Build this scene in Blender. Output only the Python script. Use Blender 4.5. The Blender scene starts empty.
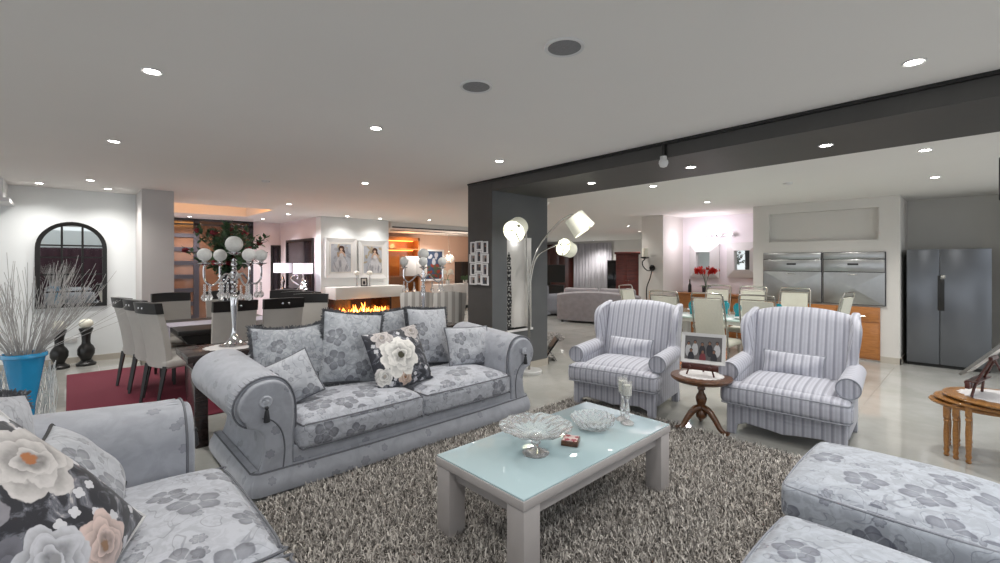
import bpy, bmesh, math, random
import numpy as np
from mathutils import Vector, Matrix, Euler
PI = math.pi
R = math.radians
random.seed(7)
SC = bpy.context.scene
COL = SC.collection

# ------------------------------------------------------------------ helpers: nodes
def lin(c):
    return tuple(((v / 12.92) if v <= .04045 else ((v + .055) / 1.055) ** 2.4) for v in c[:3]) + (1.0,)
def hx(s):
    return lin(tuple(int(s[i:i + 2], 16) / 255 for i in (0, 2, 4)))

class V:
    """a socket with arithmetic"""
    def __init__(s, n, k): s.n, s.k = n, k
    def __add__(s, o): return s.n.math('ADD', s, o)
    def __radd__(s, o): return s.n.math('ADD', o, s)
    def __sub__(s, o): return s.n.math('SUBTRACT', s, o)
    def __rsub__(s, o): return s.n.math('SUBTRACT', o, s)
    def __mul__(s, o): return s.n.math('MULTIPLY', s, o)
    def __rmul__(s, o): return s.n.math('MULTIPLY', o, s)
    def __truediv__(s, o): return s.n.math('DIVIDE', s, o)
    def lt(s, o): return s.n.math('LESS_THAN', s, o)
    def gt(s, o): return s.n.math('GREATER_THAN', s, o)
    def abs(s): return s.n.math('ABSOLUTE', s)
    def cos(s): return s.n.math('COSINE', s)
    def sin(s): return s.n.math('SINE', s)
    def fract(s): return s.n.math('FRACT', s)
    def mx(s, o): return s.n.math('MAXIMUM', s, o)
    def mn(s, o): return s.n.math('MINIMUM', s, o)
    def clamp(s):
        r = s.n.math('ADD', s, 0.0); r.k.node.use_clamp = True; return r
    def smooth(s, a, b):
        m = s.n.node('ShaderNodeMapRange'); m.interpolation_type = 'SMOOTHSTEP'
        s.n.put(m.inputs[0], s); m.inputs[1].default_value = a; m.inputs[2].default_value = b
        return V(s.n, m.outputs[0])

class N:
    def __init__(s, name, rough=.5, metal=0, **kw):
        s.m = bpy.data.materials.new(name); s.m.use_nodes = True
        s.t = s.m.node_tree; s.p = s.t.nodes['Principled BSDF']
        s.p.inputs['Roughness'].default_value = rough; s.p.inputs['Metallic'].default_value = metal
        for k, v in kw.items(): s.p.inputs[k.replace('_', ' ')].default_value = v
    def node(s, t): return s.t.nodes.new(t)
    def put(s, inp, v):
        if isinstance(v, V): s.t.links.new(v.k, inp)
        else: inp.default_value = v
    def math(s, op, a, b=None):
        m = s.node('ShaderNodeMath'); m.operation = op
        s.put(m.inputs[0], a)
        if b is not None: s.put(m.inputs[1], b)
        return V(s, m.outputs[0])
    def uv(s): return V(s, s.node('ShaderNodeTexCoord').outputs['UV'])
    def obj(s): return V(s, s.node('ShaderNodeTexCoord').outputs['Object'])
    def pos(s): return V(s, s.node('ShaderNodeNewGeometry').outputs['Position'])
    def muladd(s, v, a, b=(0, 0, 0)):
        m = s.node('ShaderNodeVectorMath'); m.operation = 'MULTIPLY_ADD'
        s.put(m.inputs[0], v); m.inputs[1].default_value = a; m.inputs[2].default_value = b
        return V(s, m.outputs[0])
    def vsub(s, a, b):
        m = s.node('ShaderNodeVectorMath'); m.operation = 'SUBTRACT'
        s.put(m.inputs[0], a); s.put(m.inputs[1], b); return V(s, m.outputs[0])
    def sep(s, v):
        m = s.node('ShaderNodeSeparateXYZ'); s.put(m.inputs[0], v)
        return [V(s, o) for o in m.outputs]
    def noise(s, v, scale, detail=3, rough=.5, dist=0.0):
        m = s.node('ShaderNodeTexNoise'); s.put(m.inputs['Vector'], v)
        m.inputs['Scale'].default_value = scale; m.inputs['Detail'].default_value = detail
        m.inputs['Roughness'].default_value = rough; m.inputs['Distortion'].default_value = dist
        return V(s, m.outputs['Fac'] if 'Fac' in m.outputs else m.outputs[0])
    def mix(s, f, a, b):
        m = s.node('ShaderNodeMix'); m.data_type = 'RGBA'
        s.put(m.inputs[0], f); s.put(m.inputs[6], a); s.put(m.inputs[7], b)
        return V(s, m.outputs[2])
    def ramp(s, f, stops):
        m = s.node('ShaderNodeValToRGB'); s.put(m.inputs[0], f)
        e = m.color_ramp.elements
        while len(e) < len(stops): e.new(.5)
        for el, (p, c) in zip(e, stops): el.position = p; el.color = c
        return V(s, m.outputs[0])
    def color(s, c): s.put(s.p.inputs['Base Color'], c); return s
    def bump(s, h, st=.3, d=.01):
        b = s.node('ShaderNodeBump'); b.inputs['Strength'].default_value = st; b.inputs['Distance'].default_value = d
        s.put(b.inputs['Height'], h); s.t.links.new(b.outputs[0], s.p.inputs['Normal']); return s

def plain(name, c, rough=.5, metal=0, var=.06, scale=20, bump=0, **kw):
    n = N(name, rough, metal, **kw)
    f = n.noise(n.obj(), scale, 3)
    c2 = tuple(max(0, v * (1 - var * 2)) for v in c[:3]) + (1,)
    n.color(n.mix(f, c2, c))
    if bump: n.bump(n.noise(n.obj(), scale * 8, 3), bump, .002)
    return n.m
def emit(name, c, st):
    n = N(name); n.color(c); n.p.inputs['Emission Color'].default_value = c; n.p.inputs['Emission Strength'].default_value = st
    return n.m
def glass(name, c=(1, 1, 1, 1), rough=0.0, ior=1.45, tr=1.0):
    n = N(name, rough); n.color(c); n.p.inputs['Transmission Weight'].default_value = tr; n.p.inputs['IOR'].default_value = ior
    return n.m
def wood(name, a, b, rough=.3, scale=6, axis=(1, 8, 8), coat=.3):
    n = N(name, rough); n.p.inputs['Coat Weight'].default_value = coat
    v = n.muladd(n.obj(), tuple(k * scale for k in axis))
    f = n.noise(v, 1.0, 5, .6, .6)
    n.color(n.ramp(f, [(.3, a), (.7, b)]))
    return n.m

def flowers(n, uv, scale, rad, petals, off=(0, 0, 0), dens=1.0, rnd=.75, soft=.03):
    p = n.muladd(uv, (scale, scale, 0), off)
    vo = n.node('ShaderNodeTexVoronoi'); vo.voronoi_dimensions = '2D'; vo.feature = 'F1'
    n.put(vo.inputs['Vector'], p); vo.inputs['Scale'].default_value = 1; vo.inputs['Randomness'].default_value = rnd
    d = n.vsub(p, V(n, vo.outputs['Position'])); x, y, _ = n.sep(d)
    c = n.node('ShaderNodeSeparateColor'); n.t.links.new(vo.outputs['Color'], c.inputs[0])
    cr, cg, cb = [V(n, o) for o in c.outputs]
    ang = n.math('ARCTAN2', y, x) + cr * 6.28
    pet = (ang * (petals / 2)).cos().abs()
    thr = (cg * .35 + .65) * rad * (pet * .32 + .68)
    r = V(n, vo.outputs['Distance'])
    # wavy edge
    r = r + (n.noise(p, 9, 2) - .5) * (rad * .16)
    on = cb.lt(dens)
    rel = r / thr
    m = (1.0 - rel.smooth(1 - soft * 3, 1.0)) * on
    vein = (1.0 - pet.smooth(.0, .3)) * m
    rim = (rel.smooth(.55, .95)) * m
    cen = (1.0 - rel.smooth(.16, .24)) * on
    return m, vein, cen, rim

def jacquard(name, base, light, dark, s=4.2, dens=.8, small=.5, amt=.85):
    n = N(name, .62); n.p.inputs['Sheen Weight'].default_value = .25
    uv = n.uv()
    bg = n.noise(uv, 16, 4, .6, 1.0)
    col = n.mix(bg.smooth(.42, .60), base, light)
    # pale leaf sprays and curling vines
    sw = n.noise(n.muladd(uv, (1, 1, 0), (3.1, 5.7, 0)), 5.5, 1, .4, 1.8)
    line = 1.0 - (sw - .5).abs().smooth(.004, .016)
    col = n.mix(line * .40, col, dark)
    lm, lv, lc, lr = flowers(n, uv, s * 1.6, .46, 7, (4.3, 1.9, 0), .6)
    col = n.mix(lm * .3, col, light)
    m, v, c, r = flowers(n, uv, s, .47, 5, (0, 0, 0), dens)
    col = n.mix(m * (.58 * amt) + r * (.30 * amt) - v * .5, col, dark)
    col = n.mix(c * .75, col, light)
    m2, v2, c2, r2 = flowers(n, uv, s * 2.5, .40, 6, (7.3, 2.2, 0), small * .6)
    col = n.mix(m2 * (.4 * amt) + r2 * (.3 * amt) - v2 * .3, col, dark)
    n.color(col)
    n.bump(n.noise(uv, 260, 2) + m * .8, .16, .003)
    return n.m

def sofa_body_mat():
    n = N('grey_jacquard_body', .6); n.p.inputs['Sheen Weight'].default_value = .25
    uv = n.uv()
    bg = n.noise(uv, 9, 4, .6, .8)
    col = n.mix(bg.smooth(.35, .65), hx('9a9da5'), hx('a6a9b1'))
    m2, v2, c2, r2 = flowers(n, uv, 7.5, .30, 6, (2.3, 4.2, 0), .35)
    col = n.mix(m2 * .32 + r2 * .2, col, hx('5f6269'))
    n.color(col); n.bump(n.noise(uv, 240, 2), .15, .003)
    return n.m

def stripe_mat():
    n = N('grey_stripe_fabric', .65); n.p.inputs['Sheen Weight'].default_value = .2
    uv = n.uv(); u, v, _ = n.sep(uv)
    f = (u * (1 / .066)).fract()
    d1 = 1.0 - (f - .22).abs().smooth(.10, .17)
    d2 = 1.0 - (f - .42).abs().smooth(.02, .05)
    d3 = 1.0 - (f - .72).abs().smooth(.10, .15)
    col = n.mix(n.noise(uv, 40, 3), hx('a9aab4'), hx('b9bbc5'))
    col = n.mix(d1 * .78, col, hx('7e7f8a'))
    col = n.mix(d2 * .5, col, hx('8a8b96'))
    col = n.mix(d3 * .4, col, hx('92939e'))
    n.color(col); n.bump(n.noise(n.muladd(uv, (400, 60, 0)), 1, 2), .15, .002)
    return n.m

def peony(name, fl, navy=hx('23252f')):
    n = N(name, .6); n.p.inputs['Sheen Weight'].default_value = .15
    uv = n.uv()
    warp = n.noise(uv, 7, 3)
    bg = n.noise(n.muladd(uv, (1, 1, 0), (1.7, 8, 0)), 11, 4, .6, 1.5)
    col = n.mix(bg.smooth(.48, .62), navy, hx('6d6f78'))
    col = n.mix(bg.smooth(.60, .70), col, hx('c9c4c2'))
    m, v, c, r = flowers(n, uv, 16, .42, 4, (3, 1, 0), .42)
    col = n.mix(m * .85, col, hx('d8d8dc'))
    x, y, _ = n.sep(uv)
    w2 = n.noise(n.muladd(uv, (1, 1, 0), (5, 2, 0)), 14, 3)
    for fi, (cx, cy, rad, np_, tint, cen) in enumerate(fl):
        shad = tuple(c_ * .32 for c_ in tint[:3]) + (1,)
        for k, (f, np2, ph) in enumerate(((1.0, np_ + 1, .3), (.80, np_, 1.4), (.60, np_ - 1, 2.6), (.40, 4, .9))):
            ox, oy = rad * .07 * math.cos(k * 2.1 + fi), rad * .07 * math.sin(k * 2.1 + fi)
            dx = x - (cx + ox) + (warp - .5) * (rad * .55); dy = y - (cy + oy) + (w2 - .5) * (rad * .55)
            ang = n.math('ARCTAN2', dy, dx)
            pet = (ang * (np2 / 2) + (ph + fi)).cos().abs()
            rel = n.math('SQRT', dx * dx + dy * dy) / ((pet * .24 + .76) * (rad * f))
            streak = n.noise(n.muladd(uv, (1, 1, 0), (k, fi, 0)), 34, 2)
            sh = rel.smooth(.45, 1.0) * .8 + pet * .25 + (streak - .5) * .7
            pc = n.mix(sh.clamp(), shad, tint)
            col = n.mix(1.0 - rel.smooth(.96, 1.0), col, pc)
        dx = x - cx; dy = y - cy
        rc = n.math('SQRT', dx * dx + dy * dy) / rad + (streak - .5) * .25
        col = n.mix(1.0 - rc.smooth(.12, .17), col, cen)
    n.color(col); n.bump(n.noise(uv, 260, 2), .12, .003)
    return n.m

def tile_floor():
    n = N('cream_floor_tile', .07); n.p.inputs['Specular IOR Level'].default_value = .6
    x, y, z = n.sep(n.pos())
    fx = ((x - 5.12 + 80) / .8).fract(); fy = ((y - .07 + 80) / .8).fract()
    ex = fx.mn(1.0 - fx); ey = fy.mn(1.0 - fy); e = ex.mn(ey)
    g = 1.0 - e.smooth(.002, .005)
    cl = n.noise(n.pos(), 1.6, 5, .6)
    col = n.mix(cl.smooth(.3, .7), hx('a1a19b'), hx('b3b2ad'))
    col = n.mix(g, col, hx('85807a'))
    n.color(col); n.put(n.p.inputs['Roughness'], g * .5 + .06)
    n.bump(1.0 - g, .3, .003)
    return n.m

# ------------------------------------------------------------------ helpers: mesh
class M:
    """collects shapes; build() links them as one mesh object"""
    def __init__(s): s.v = []; s.f = []; s.mi = []; s.fu = {}; s.slots = []
    def add(s, vs, fs, mat=0, xf=None):
        b = len(s.v)
        if xf is not None: vs = [xf @ Vector(p) for p in vs]
        s.v += [tuple(p) for p in vs]
        s.f += [tuple(i + b for i in f) for f in fs]; s.mi += [mat] * len(fs)
        return s
    def bm(s, b, mat=0, xf=None):
        b.verts.ensure_lookup_table(); b.verts.index_update()
        s.add([v.co.copy() for v in b.verts], [[v.index for v in f.verts] for f in b.faces], mat, xf); b.free(); return s
    def box(s, lo, hi, bev=0, mat=0, xf=None, seg=2):
        b = bmesh.new(); bmesh.ops.create_cube(b, size=1)
        for v in b.verts:
            v.co = Vector([lo[i] + (v.co[i] + .5) * (hi[i] - lo[i]) for i in range(3)])
        if bev: bmesh.ops.bevel(b, geom=b.edges[:], offset=bev, segments=seg, affect='EDGES', profile=.5)
        return s.bm(b, mat, xf)
    def cyl(s, p0, p1, r, n=12, mat=0, r1=None, xf=None): return s.tube([p0, p1], [r, r if r1 is None else r1], n, mat=mat, xf=xf)
    def tube(s, pts, rad, n=8, closed=False, mat=0, xf=None, cap=True):
        pts = [Vector(p) for p in pts]; k = len(pts)
        if not hasattr(rad, '__len__'): rad = [rad] * k
        vs = []; prev = None
        for i, p in enumerate(pts):
            if closed: t = pts[(i + 1) % k] - pts[i - 1]
            else: t = pts[min(i + 1, k - 1)] - pts[max(i - 1, 0)]
            if t.length < 1e-9: t = Vector((0, 0, 1))
            t.normalize()
            if prev is None:
                a = Vector((0, 0, 1)) if abs(t.z) < .9 else Vector((1, 0, 0)); u = t.cross(a).normalized()
            else:
                u = prev - t * prev.dot(t)
                if u.length < 1e-6: u = t.orthogonal()
                u.normalize()
            prev = u; w = t.cross(u)
            for j in range(n):
                a = 2 * PI * j / n
                vs.append(p + (u * math.cos(a) + w * math.sin(a)) * rad[i])
        fs = []
        for i in range(k if closed else k - 1):
            for j in range(n):
                a, b = i * n, ((i + 1) % k) * n; j2 = (j + 1) % n
                fs.append((a + j, a + j2, b + j2, b + j))
        if not closed and cap:
            fs.append(tuple(range(n))[::-1]); fs.append(tuple((k - 1) * n + j for j in range(n)))
        return s.add(vs, fs, mat, xf)
    def lathe(s, prof, n=24, c=(0, 0, 0), mat=0, xf=None, cap=True, sx=1, sy=1):
        vs = []; fs = []
        for r, z in prof:
            for j in range(n):
                a = 2 * PI * j / n
                vs.append((c[0] + r * math.cos(a) * sx, c[1] + r * math.sin(a) * sy, c[2] + z))
        for i in range(len(prof) - 1):
            for j in range(n):
                j2 = (j + 1) % n; fs.append((i * n + j, i * n + j2, (i + 1) * n + j2, (i + 1) * n + j))
        if cap:
            fs.append(tuple(range(n))[::-1]); fs.append(tuple((len(prof) - 1) * n + j for j in range(n)))
        return s.add(vs, fs, mat, xf)
    def ball(s, c, r, n=16, mat=0, sz=1, xf=None):
        pr = [(max(1e-4, r * math.sin(PI * i / (n // 2))), -r * sz * math.cos(PI * i / (n // 2))) for i in range(n // 2 + 1)]
        return s.lathe(pr, n, c, mat, xf)
    def prism(s, poly, lo, hi, axis='y', mat=0, xf=None, bev=0):
        """poly in the two other axes (in x,y,z order), extruded along axis"""
        def mk(p, h):
            return {'x': (h, p[0], p[1]), 'y': (p[0], h, p[1]), 'z': (p[0], p[1], h)}[axis]
        b = bmesh.new(); k = len(poly)
        v0 = [b.verts.new(mk(p, lo)) for p in poly]; v1 = [b.verts.new(mk(p, hi)) for p in poly]
        f0 = b.faces.new(v0); f1 = b.faces.new(v1[::-1])
        for i in range(k): b.faces.new((v0[i], v0[(i + 1) % k], v1[(i + 1) % k], v1[i]))
        bmesh.ops.recalc_face_normals(b, faces=b.faces[:])
        if bev: bmesh.ops.bevel(b, geom=[e for f in (f0, f1) for e in f.edges], offset=bev, segments=3, affect='EDGES', profile=.5)
        return s.bm(b, mat, xf)
    def rbox(s, c, size, r, n=10, crown=0.0, mat=0, xf=None, sag=0.0, squash=None):
        """rounded cushion box; crown lifts the top (and the sides a little)"""
        b = bmesh.new(); bmesh.ops.create_cube(b, size=2)
        bmesh.ops.subdivide_edges(b, edges=b.edges[:], cuts=n, use_grid_fill=True)
        h = Vector(size) / 2
        for v in b.verts:
            p = v.co.copy(); q = Vector()
            # pack subdivisions toward the edges
            for i in range(3): q[i] = math.copysign(1 - (1 - abs(p[i])) ** 1.6, p[i]) * h[i]
            inn = Vector([max(-h[i] + r, min(h[i] - r, q[i])) for i in range(3)])
            d = q - inn
            if d.length > 1e-9:
                if sum(abs(d[i]) > 1e-9 for i in range(3)) >= 2: q = inn + d.normalized() * min(r, max(abs(d[0]), abs(d[1]), abs(d[2])))
            u, w = p[0], p[1]
            k = (1 - abs(u) ** 2.2) * (1 - abs(w) ** 2.2)
            if p[2] > 0: q[2] += crown * k * max(0, p[2])
            if sag: q[2] += sag * math.sin(u * 5 + w * 3) * k * .5
            side = (1 - p[2] ** 2)
            q[0] += math.copysign(crown * .35 * side * (1 - w * w), u) if abs(u) > .99 else 0
            q[1] += math.copysign(crown * .35 * side * (1 - u * u), w) if abs(w) > .99 else 0
            v.co = q + Vector(c)
        return s.bm(b, mat, xf)
    def pillow(s, w, h, t, n=18, mat=0, xf=None, pinch=.06, sag=0.0, seed=0):
        rg = random.Random(seed); ph = [rg.uniform(0, 6) for _ in range(4)]
        vs = []; fs = []
        for sd in (-1, 1):
            for i in range(n + 1):
                for j in range(n + 1):
                    u = -1 + 2 * i / n; v = -1 + 2 * j / n
                    u = math.sin(u * PI / 2) * .6 + u * .4; v = math.sin(v * PI / 2) * .6 + v * .4
                    x = u * w / 2 * (1 - pinch * (1 - v * v) * abs(u) ** 3); z = v * h / 2 * (1 - pinch * (1 - u * u) * abs(v) ** 3)
                    k = max(0, (1 - abs(u) ** 2.6)) ** .55 * max(0, (1 - abs(v) ** 2.6)) ** .55
                    wr = .012 * (math.sin(u * 4 + ph[0] + v * 3) + math.sin(v * 5 + ph[1] - u * 2)) * k
                    vs.append((x, sd * (t / 2 * k) + wr * .5, z - sag * (1 - u * u) * max(0, v)))
        m = n + 1
        for sd in (0, 1):
            o = sd * m * m
            for i in range(n):
                for j in range(n):
                    q = (o + i * m + j, o + (i + 1) * m + j, o + (i + 1) * m + j + 1, o + i * m + j + 1)
                    fs.append(q if sd == 0 else q[::-1])
        s.add(vs, fs, mat, xf); return s
    def build(s, name, mats, parent=None, smooth=40, uv='box', uvs=1.0, loc=None, rot=None, weld=True):
        me = bpy.data.meshes.new(name); me.from_pydata(s.v, [], s.f)
        if not isinstance(mats, (list, tuple)): mats = [mats]
        for m in mats: me.materials.append(m)
        if len(mats) > 1: me.polygons.foreach_set('material_index', s.mi)
        if weld:
            b = bmesh.new(); b.from_mesh(me)
            bmesh.ops.remove_doubles(b, verts=b.verts[:], dist=1e-5)
            bmesh.ops.recalc_face_normals(b, faces=b.faces[:]); b.to_mesh(me); b.free()
        if smooth:
            me.polygons.foreach_set('use_smooth', [True] * len(me.polygons)); me.set_sharp_from_angle(angle=R(smooth))
        if uv: box_uv(me, uv, uvs)
        o = bpy.data.objects.new(name, me); COL.objects.link(o)
        if parent: o.parent = parent
        if loc is not None: o.location = loc
        if rot is not None: o.rotation_euler = rot
        return o

def box_uv(me, mode='box', sc=1.0):
    l = me.uv_layers.new(name='UVMap').data
    vs = me.vertices
    for p in me.polygons:
        n = p.normal; ax, ay, az = abs(n.x), abs(n.y), abs(n.z)
        for li in p.loop_indices:
            c = vs[me.loops[li].vertex_index].co
            if mode == 'xz': uv = (c.x, c.z)
            elif mode == 'roll': uv = (c.y, c.z + c.x) if ay < .8 else (c.x, c.z)
            elif mode == 'stripe': uv = (c.x, c.z - c.y) if ax < .85 else (c.y, c.z)
            elif ay >= ax and ay >= az: uv = (c.x, c.z)
            elif az >= ax: uv = (c.x, c.y)
            else: uv = (c.y, c.z)
            l[li].uv = (uv[0] * sc, uv[1] * sc)

def tag(o, label, cat, group=None):
    o['label'] = label; o['category'] = cat
    if group: o['group'] = group
    return o
def thing(name, label, cat, loc=(0, 0, 0), rz=0, group=None):
    o = bpy.data.objects.new(name, None); COL.objects.link(o); o.empty_display_size = .1
    o.location = loc; o.rotation_euler = (0, 0, rz)
    return tag(o, label, cat, group)
def struct(name, m, mat, **kw):
    o = m.build(name, mat, **kw); o['kind'] = 'structure'; return o
def dup(root, loc, rz=None, label=None, rot=None, scale=None):
    def cp(o, par):
        c = o.copy(); COL.objects.link(c)
        if par: c.parent = par
        for ch in kids.get(o.name, []): cp(ch, c)
        return c
    kids = {}
    for o in COL.objects:
        if o.parent: kids.setdefault(o.parent.name, []).append(o)
    r = cp(root, None); r.location = loc
    if rz is not None: r.rotation_euler = (0, 0, rz)
    if rot is not None: r.rotation_euler = rot
    if scale: r.scale = (scale,) * 3
    if label: r['label'] = label
    return r
def arc(c, r, a0, a1, n, plane='xz'):
    out = []
    for i in range(n + 1):
        a = a0 + (a1 - a0) * i / n
        out.append((c[0] + r * math.cos(a), c[1] + r * math.sin(a)))
    return out
def spline(pts, k=6):
    """Catmull-Rom through points"""
    P = [Vector(p) for p in pts]; out = []
    for i in range(len(P) - 1):
        p0 = P[max(i - 1, 0)]; p1 = P[i]; p2 = P[i + 1]; p3 = P[min(i + 2, len(P) - 1)]
        for j in range(k):
            t = j / k
            out.append(.5 * ((2 * p1) + (p2 - p0) * t + (2 * p0 - 5 * p1 + 4 * p2 - p3) * t * t + (3 * p1 - p0 - 3 * p2 + p3) * t ** 3))
    out.append(P[-1]); return out

# ------------------------------------------------------------------ materials
MT = {}
MT['floor'] = tile_floor()
MT['white_wall'] = plain('white_wall_paint', hx('e6e9e9'), .8, var=.02, scale=3)
MT['grey_wall'] = plain('warm_grey_wall_paint', hx('d4d1cc'), .8, var=.02, scale=3)
MT['pillar'] = plain('pillar_paint', hx('c8c4c2'), .8, var=.02, scale=3)
MT['ceiling'] = plain('ceiling_paint', hx('e8e5e1'), .85, var=.015, scale=2)
MT['kceiling'] = plain('kitchen_ceiling_paint', hx('e6e4e0'), .85, var=.015, scale=2)
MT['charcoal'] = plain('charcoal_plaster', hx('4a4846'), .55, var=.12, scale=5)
MT['column'] = plain('column_plaster', hx('5e6062'), .45, var=.10, scale=4)
MT['pink'] = plain('pink_wall_paint', hx('e2d8da'), .8, var=.02, scale=3)
MT['salmon'] = plain('salmon_wall_paint', hx('dcbba6'), .8, var=.03, scale=3)
MT['recess'] = plain('lilac_wall_paint', hx('ece6ea'), .8, var=.02, scale=3)
MT['skirt'] = plain('skirting_tile', hx('bdb6aa'), .2, var=.06, scale=4)
MT['alcove'] = plain('alcove_paint', hx('c8c6c1'), .8, var=.03, scale=3)
MT['black'] = plain('black_satin', hx('191817'), .35, var=.1)
MT['iron'] = plain('dark_iron', hx('2c2a2a'), .45, .6, var=.1)
MT['dark'] = plain('charcoal_frame', hx('35343a'), .4, var=.08)
MT['chrome'] = plain('chrome', hx('e4e4e6'), .08, 1, var=.02)
MT['steel'] = plain('brushed_steel', hx('bdbebe'), .3, 1, var=.12, scale=9)
MT['nickel'] = plain('satin_nickel', hx('b9b6ae'), .25, 1, var=.04)
MT['fridge'] = plain('fridge_grey_steel', hx('72757a'), .28, .75, var=.04, scale=3)
MT['mirror'] = plain('mirror_glass', hx('d8dcda'), .02, 1, var=0)
MT['glass'] = glass('clear_glass', (.97, .98, .98, 1))
MT['crystal'] = glass('cut_crystal', (1, 1, 1, 1), .03, 1.33, .82)
MT['white'] = plain('white_satin', hx('dad9d8'), .35, var=.03)
MT['tablegrey'] = plain('pale_grey_lacquer', hx('aca7a5'), .4, var=.03)
MT['candle'] = plain('cream_candle_wax', hx('ebe8d8'), .5, var=.03)
MT['whiteball'] = plain('white_glitter_ball', hx('e2e1dd'), .6, var=.12, scale=60, bump=.5)
MT['cream'] = plain('cream_leather', hx('bab6b0'), .5, var=.05, scale=12, bump=.1)
MT['kcream'] = plain('cream_woven_vinyl', hx('d3d2c4'), .55, var=.1, scale=60)
MT['espresso'] = wood('espresso_wood', hx('0d0a09'), hx('191413'), .38, 5, coat=.0)
MT['darkwood'] = wood('console_dark_wood', hx('1d1716'), hx('352a28'), .22, 5)
MT['walnut'] = wood('walnut_wood', hx('3e2514'), hx('6c4526'), .3, 7)
MT['oak'] = wood('honey_oak_wood', hx('7d5229'), hx('a9773d'), .3, 8)
MT['kwood'] = wood('orange_kitchen_wood', hx('9a6230'), hx('b8793f'), .35, 4, (8, 2, 14))
MT['mahog'] = wood('mahogany_wood', hx('471a15'), hx('6e2c22'), .4, 4)
MT['brownp'] = wood('brown_panel_wood', hx('2c1410'), hx('55251a'), .35, 3)
MT['jac'] = jacquard('floral_jacquard', hx('a6a9b1'), hx('b6b9c1'), hx('4c4e58'))
MT['jac2'] = jacquard('floral_jacquard_pale', hx('a8abb2'), hx('b6b9bf'), hx('54565f'), 5.2)
MT['jac4'] = jacquard('floral_jacquard_light_silver', hx('989ca2'), hx('b0b4ba'), hx('54565f'), 4.6, .75)
MT['jac3'] = jacquard('floral_jacquard_silver', hx('8b8f95'), hx('a4a8ae'), hx('4d5059'), 6.0, .7)
MT['ott'] = jacquard('floral_jacquard_blue_grey', hx('9ba0a9'), hx('adb3bc'), hx('484a5a'), 3.9, .85)
MT['body'] = sofa_body_mat()
MT['pipe'] = plain('grey_piping', hx('6a6c72'), .6, var=.05)
MT['lpipe'] = plain('pale_grey_piping', hx('8d9098'), .6, var=.05)
MT['darkpipe'] = plain('dark_piping', hx('26272b'), .5, var=.05)
MT['fringe'] = plain('grey_brush_fringe', hx('7b7d82'), .8, var=.35, scale=50)
MT['stripe'] = stripe_mat()
MT['peony'] = peony('peony_print_fabric', [(-.13, .19, .10, 5, hx('c9c2c0'), hx('9a8f86')), (.17, .2, .09, 5, hx('b7b0ae'), hx('7c7166')),
    (-.02, -.19, .07, 5, hx('d8bfae'), hx('8a5a34')), (-.2, -.14, .08, 5, hx('dcdad6'), hx('a39a90')), (-.02, .0, .185, 6, hx('f0ede8'), hx('3d3a28'))])
MT['peony2'] = peony('peony_print_fabric_large', [(-.16, .16, .15, 5, hx('c9c5c3'), hx('a5683c')), (-.22, -.10, .13, 5, hx('85838a'), hx('34353c')), (.19, .06, .11, 5, hx('d3bdb6'), hx('8a6a50')),
    (.02, -.20, .14, 5, hx('6a6a73'), hx('34353c')), (.08, -.06, .115, 5, hx('c2c3c9'), hx('8f8f92')), (.21, -.15, .12, 6, hx('e2e1e0'), hx('4a4330'))], hx('1e1f28'))
MT['blue'] = plain('blue_glass_vase', hx('2291c4'), .18, var=.08, Coat_Weight=.5)
MT['twig'] = plain('white_painted_twig', hx('bdbab7'), .7, var=.2, scale=40)
MT['wire'] = plain('white_wire', hx('d6d6d4'), .5, var=.05)
MT['shade'] = None
MT['velvet'] = plain('grey_velvet', hx('9d989c'), .75, var=.22, scale=9, Sheen_Weight=.4)
MT['greysofa'] = plain('grey_fabric', hx('7f8087'), .75, var=.08)
MT['redleaf'] = plain('dark_red_petal', hx('96182a'), .6, var=.3)
MT['green'] = plain('green_leaf', hx('5a7a55'), .55, var=.35)
MT['redorchid'] = plain('red_orchid_petal', hx('e02418'), .5, var=.15)
MT['whitepetal'] = plain('white_petal', hx('ece6dc'), .5, var=.05)
MT['teal'] = plain('teal_glass', hx('0b8b9a'), .1, var=.1, Coat_Weight=.6)
MT['doily'] = plain('white_lace', hx('d6d3d2'), .8, var=.12, scale=80)
MT['paper'] = plain('pale_mat_board', hx('d8d5d0'), .6, var=.03)
MT['maroon'] = plain('maroon_fabric', hx('432630'), .8, var=.12)

def shade_mat():
    n = N('lamp_shade_fabric', .7); n.color(hx('e8e8d6'))
    n.p.inputs['Emission Color'].default_value = hx('f2f0dc'); n.p.inputs['Emission Strength'].default_value = .16
    return n.m
MT['shade'] = shade_mat()
MT['bulb'] = emit('lit_bulb', hx('fffaf0'), 7)
MT['lamp'] = emit('downlight_lamp', hx('fffdf6'), 30)
MT['lampshade_lit'] = emit('lit_white_lamp_shade', hx('f6effa'), .55)
MT['flame'] = emit('fire_flame', (1, .33, .05, 1), 7)
MT['flamecore'] = emit('fire_flame_core', (1, .62, .2, 1), 12)
MT['orangeglow'] = emit('orange_strip_light', (1, .36, .07, 1), 3)

# ------------------------------------------------------------------ camera
cam_d = bpy.data.cameras.new('camera'); cam = bpy.data.objects.new('camera', cam_d); COL.objects.link(cam)
cam_d.sensor_width = 36; cam_d.lens = 455 * 36 / 1000; cam_d.shift_y = -(281.5 - 262) / 1000
cam_d.clip_start = .05
cam.location = (0, 0, 1.55)
yaw = math.atan2(480, 455)
cam.rotation_euler = (PI / 2, 0, yaw - PI / 2)
SC.camera = cam

HC, HK, HB = 2.656, 2.56, 2.51
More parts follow.
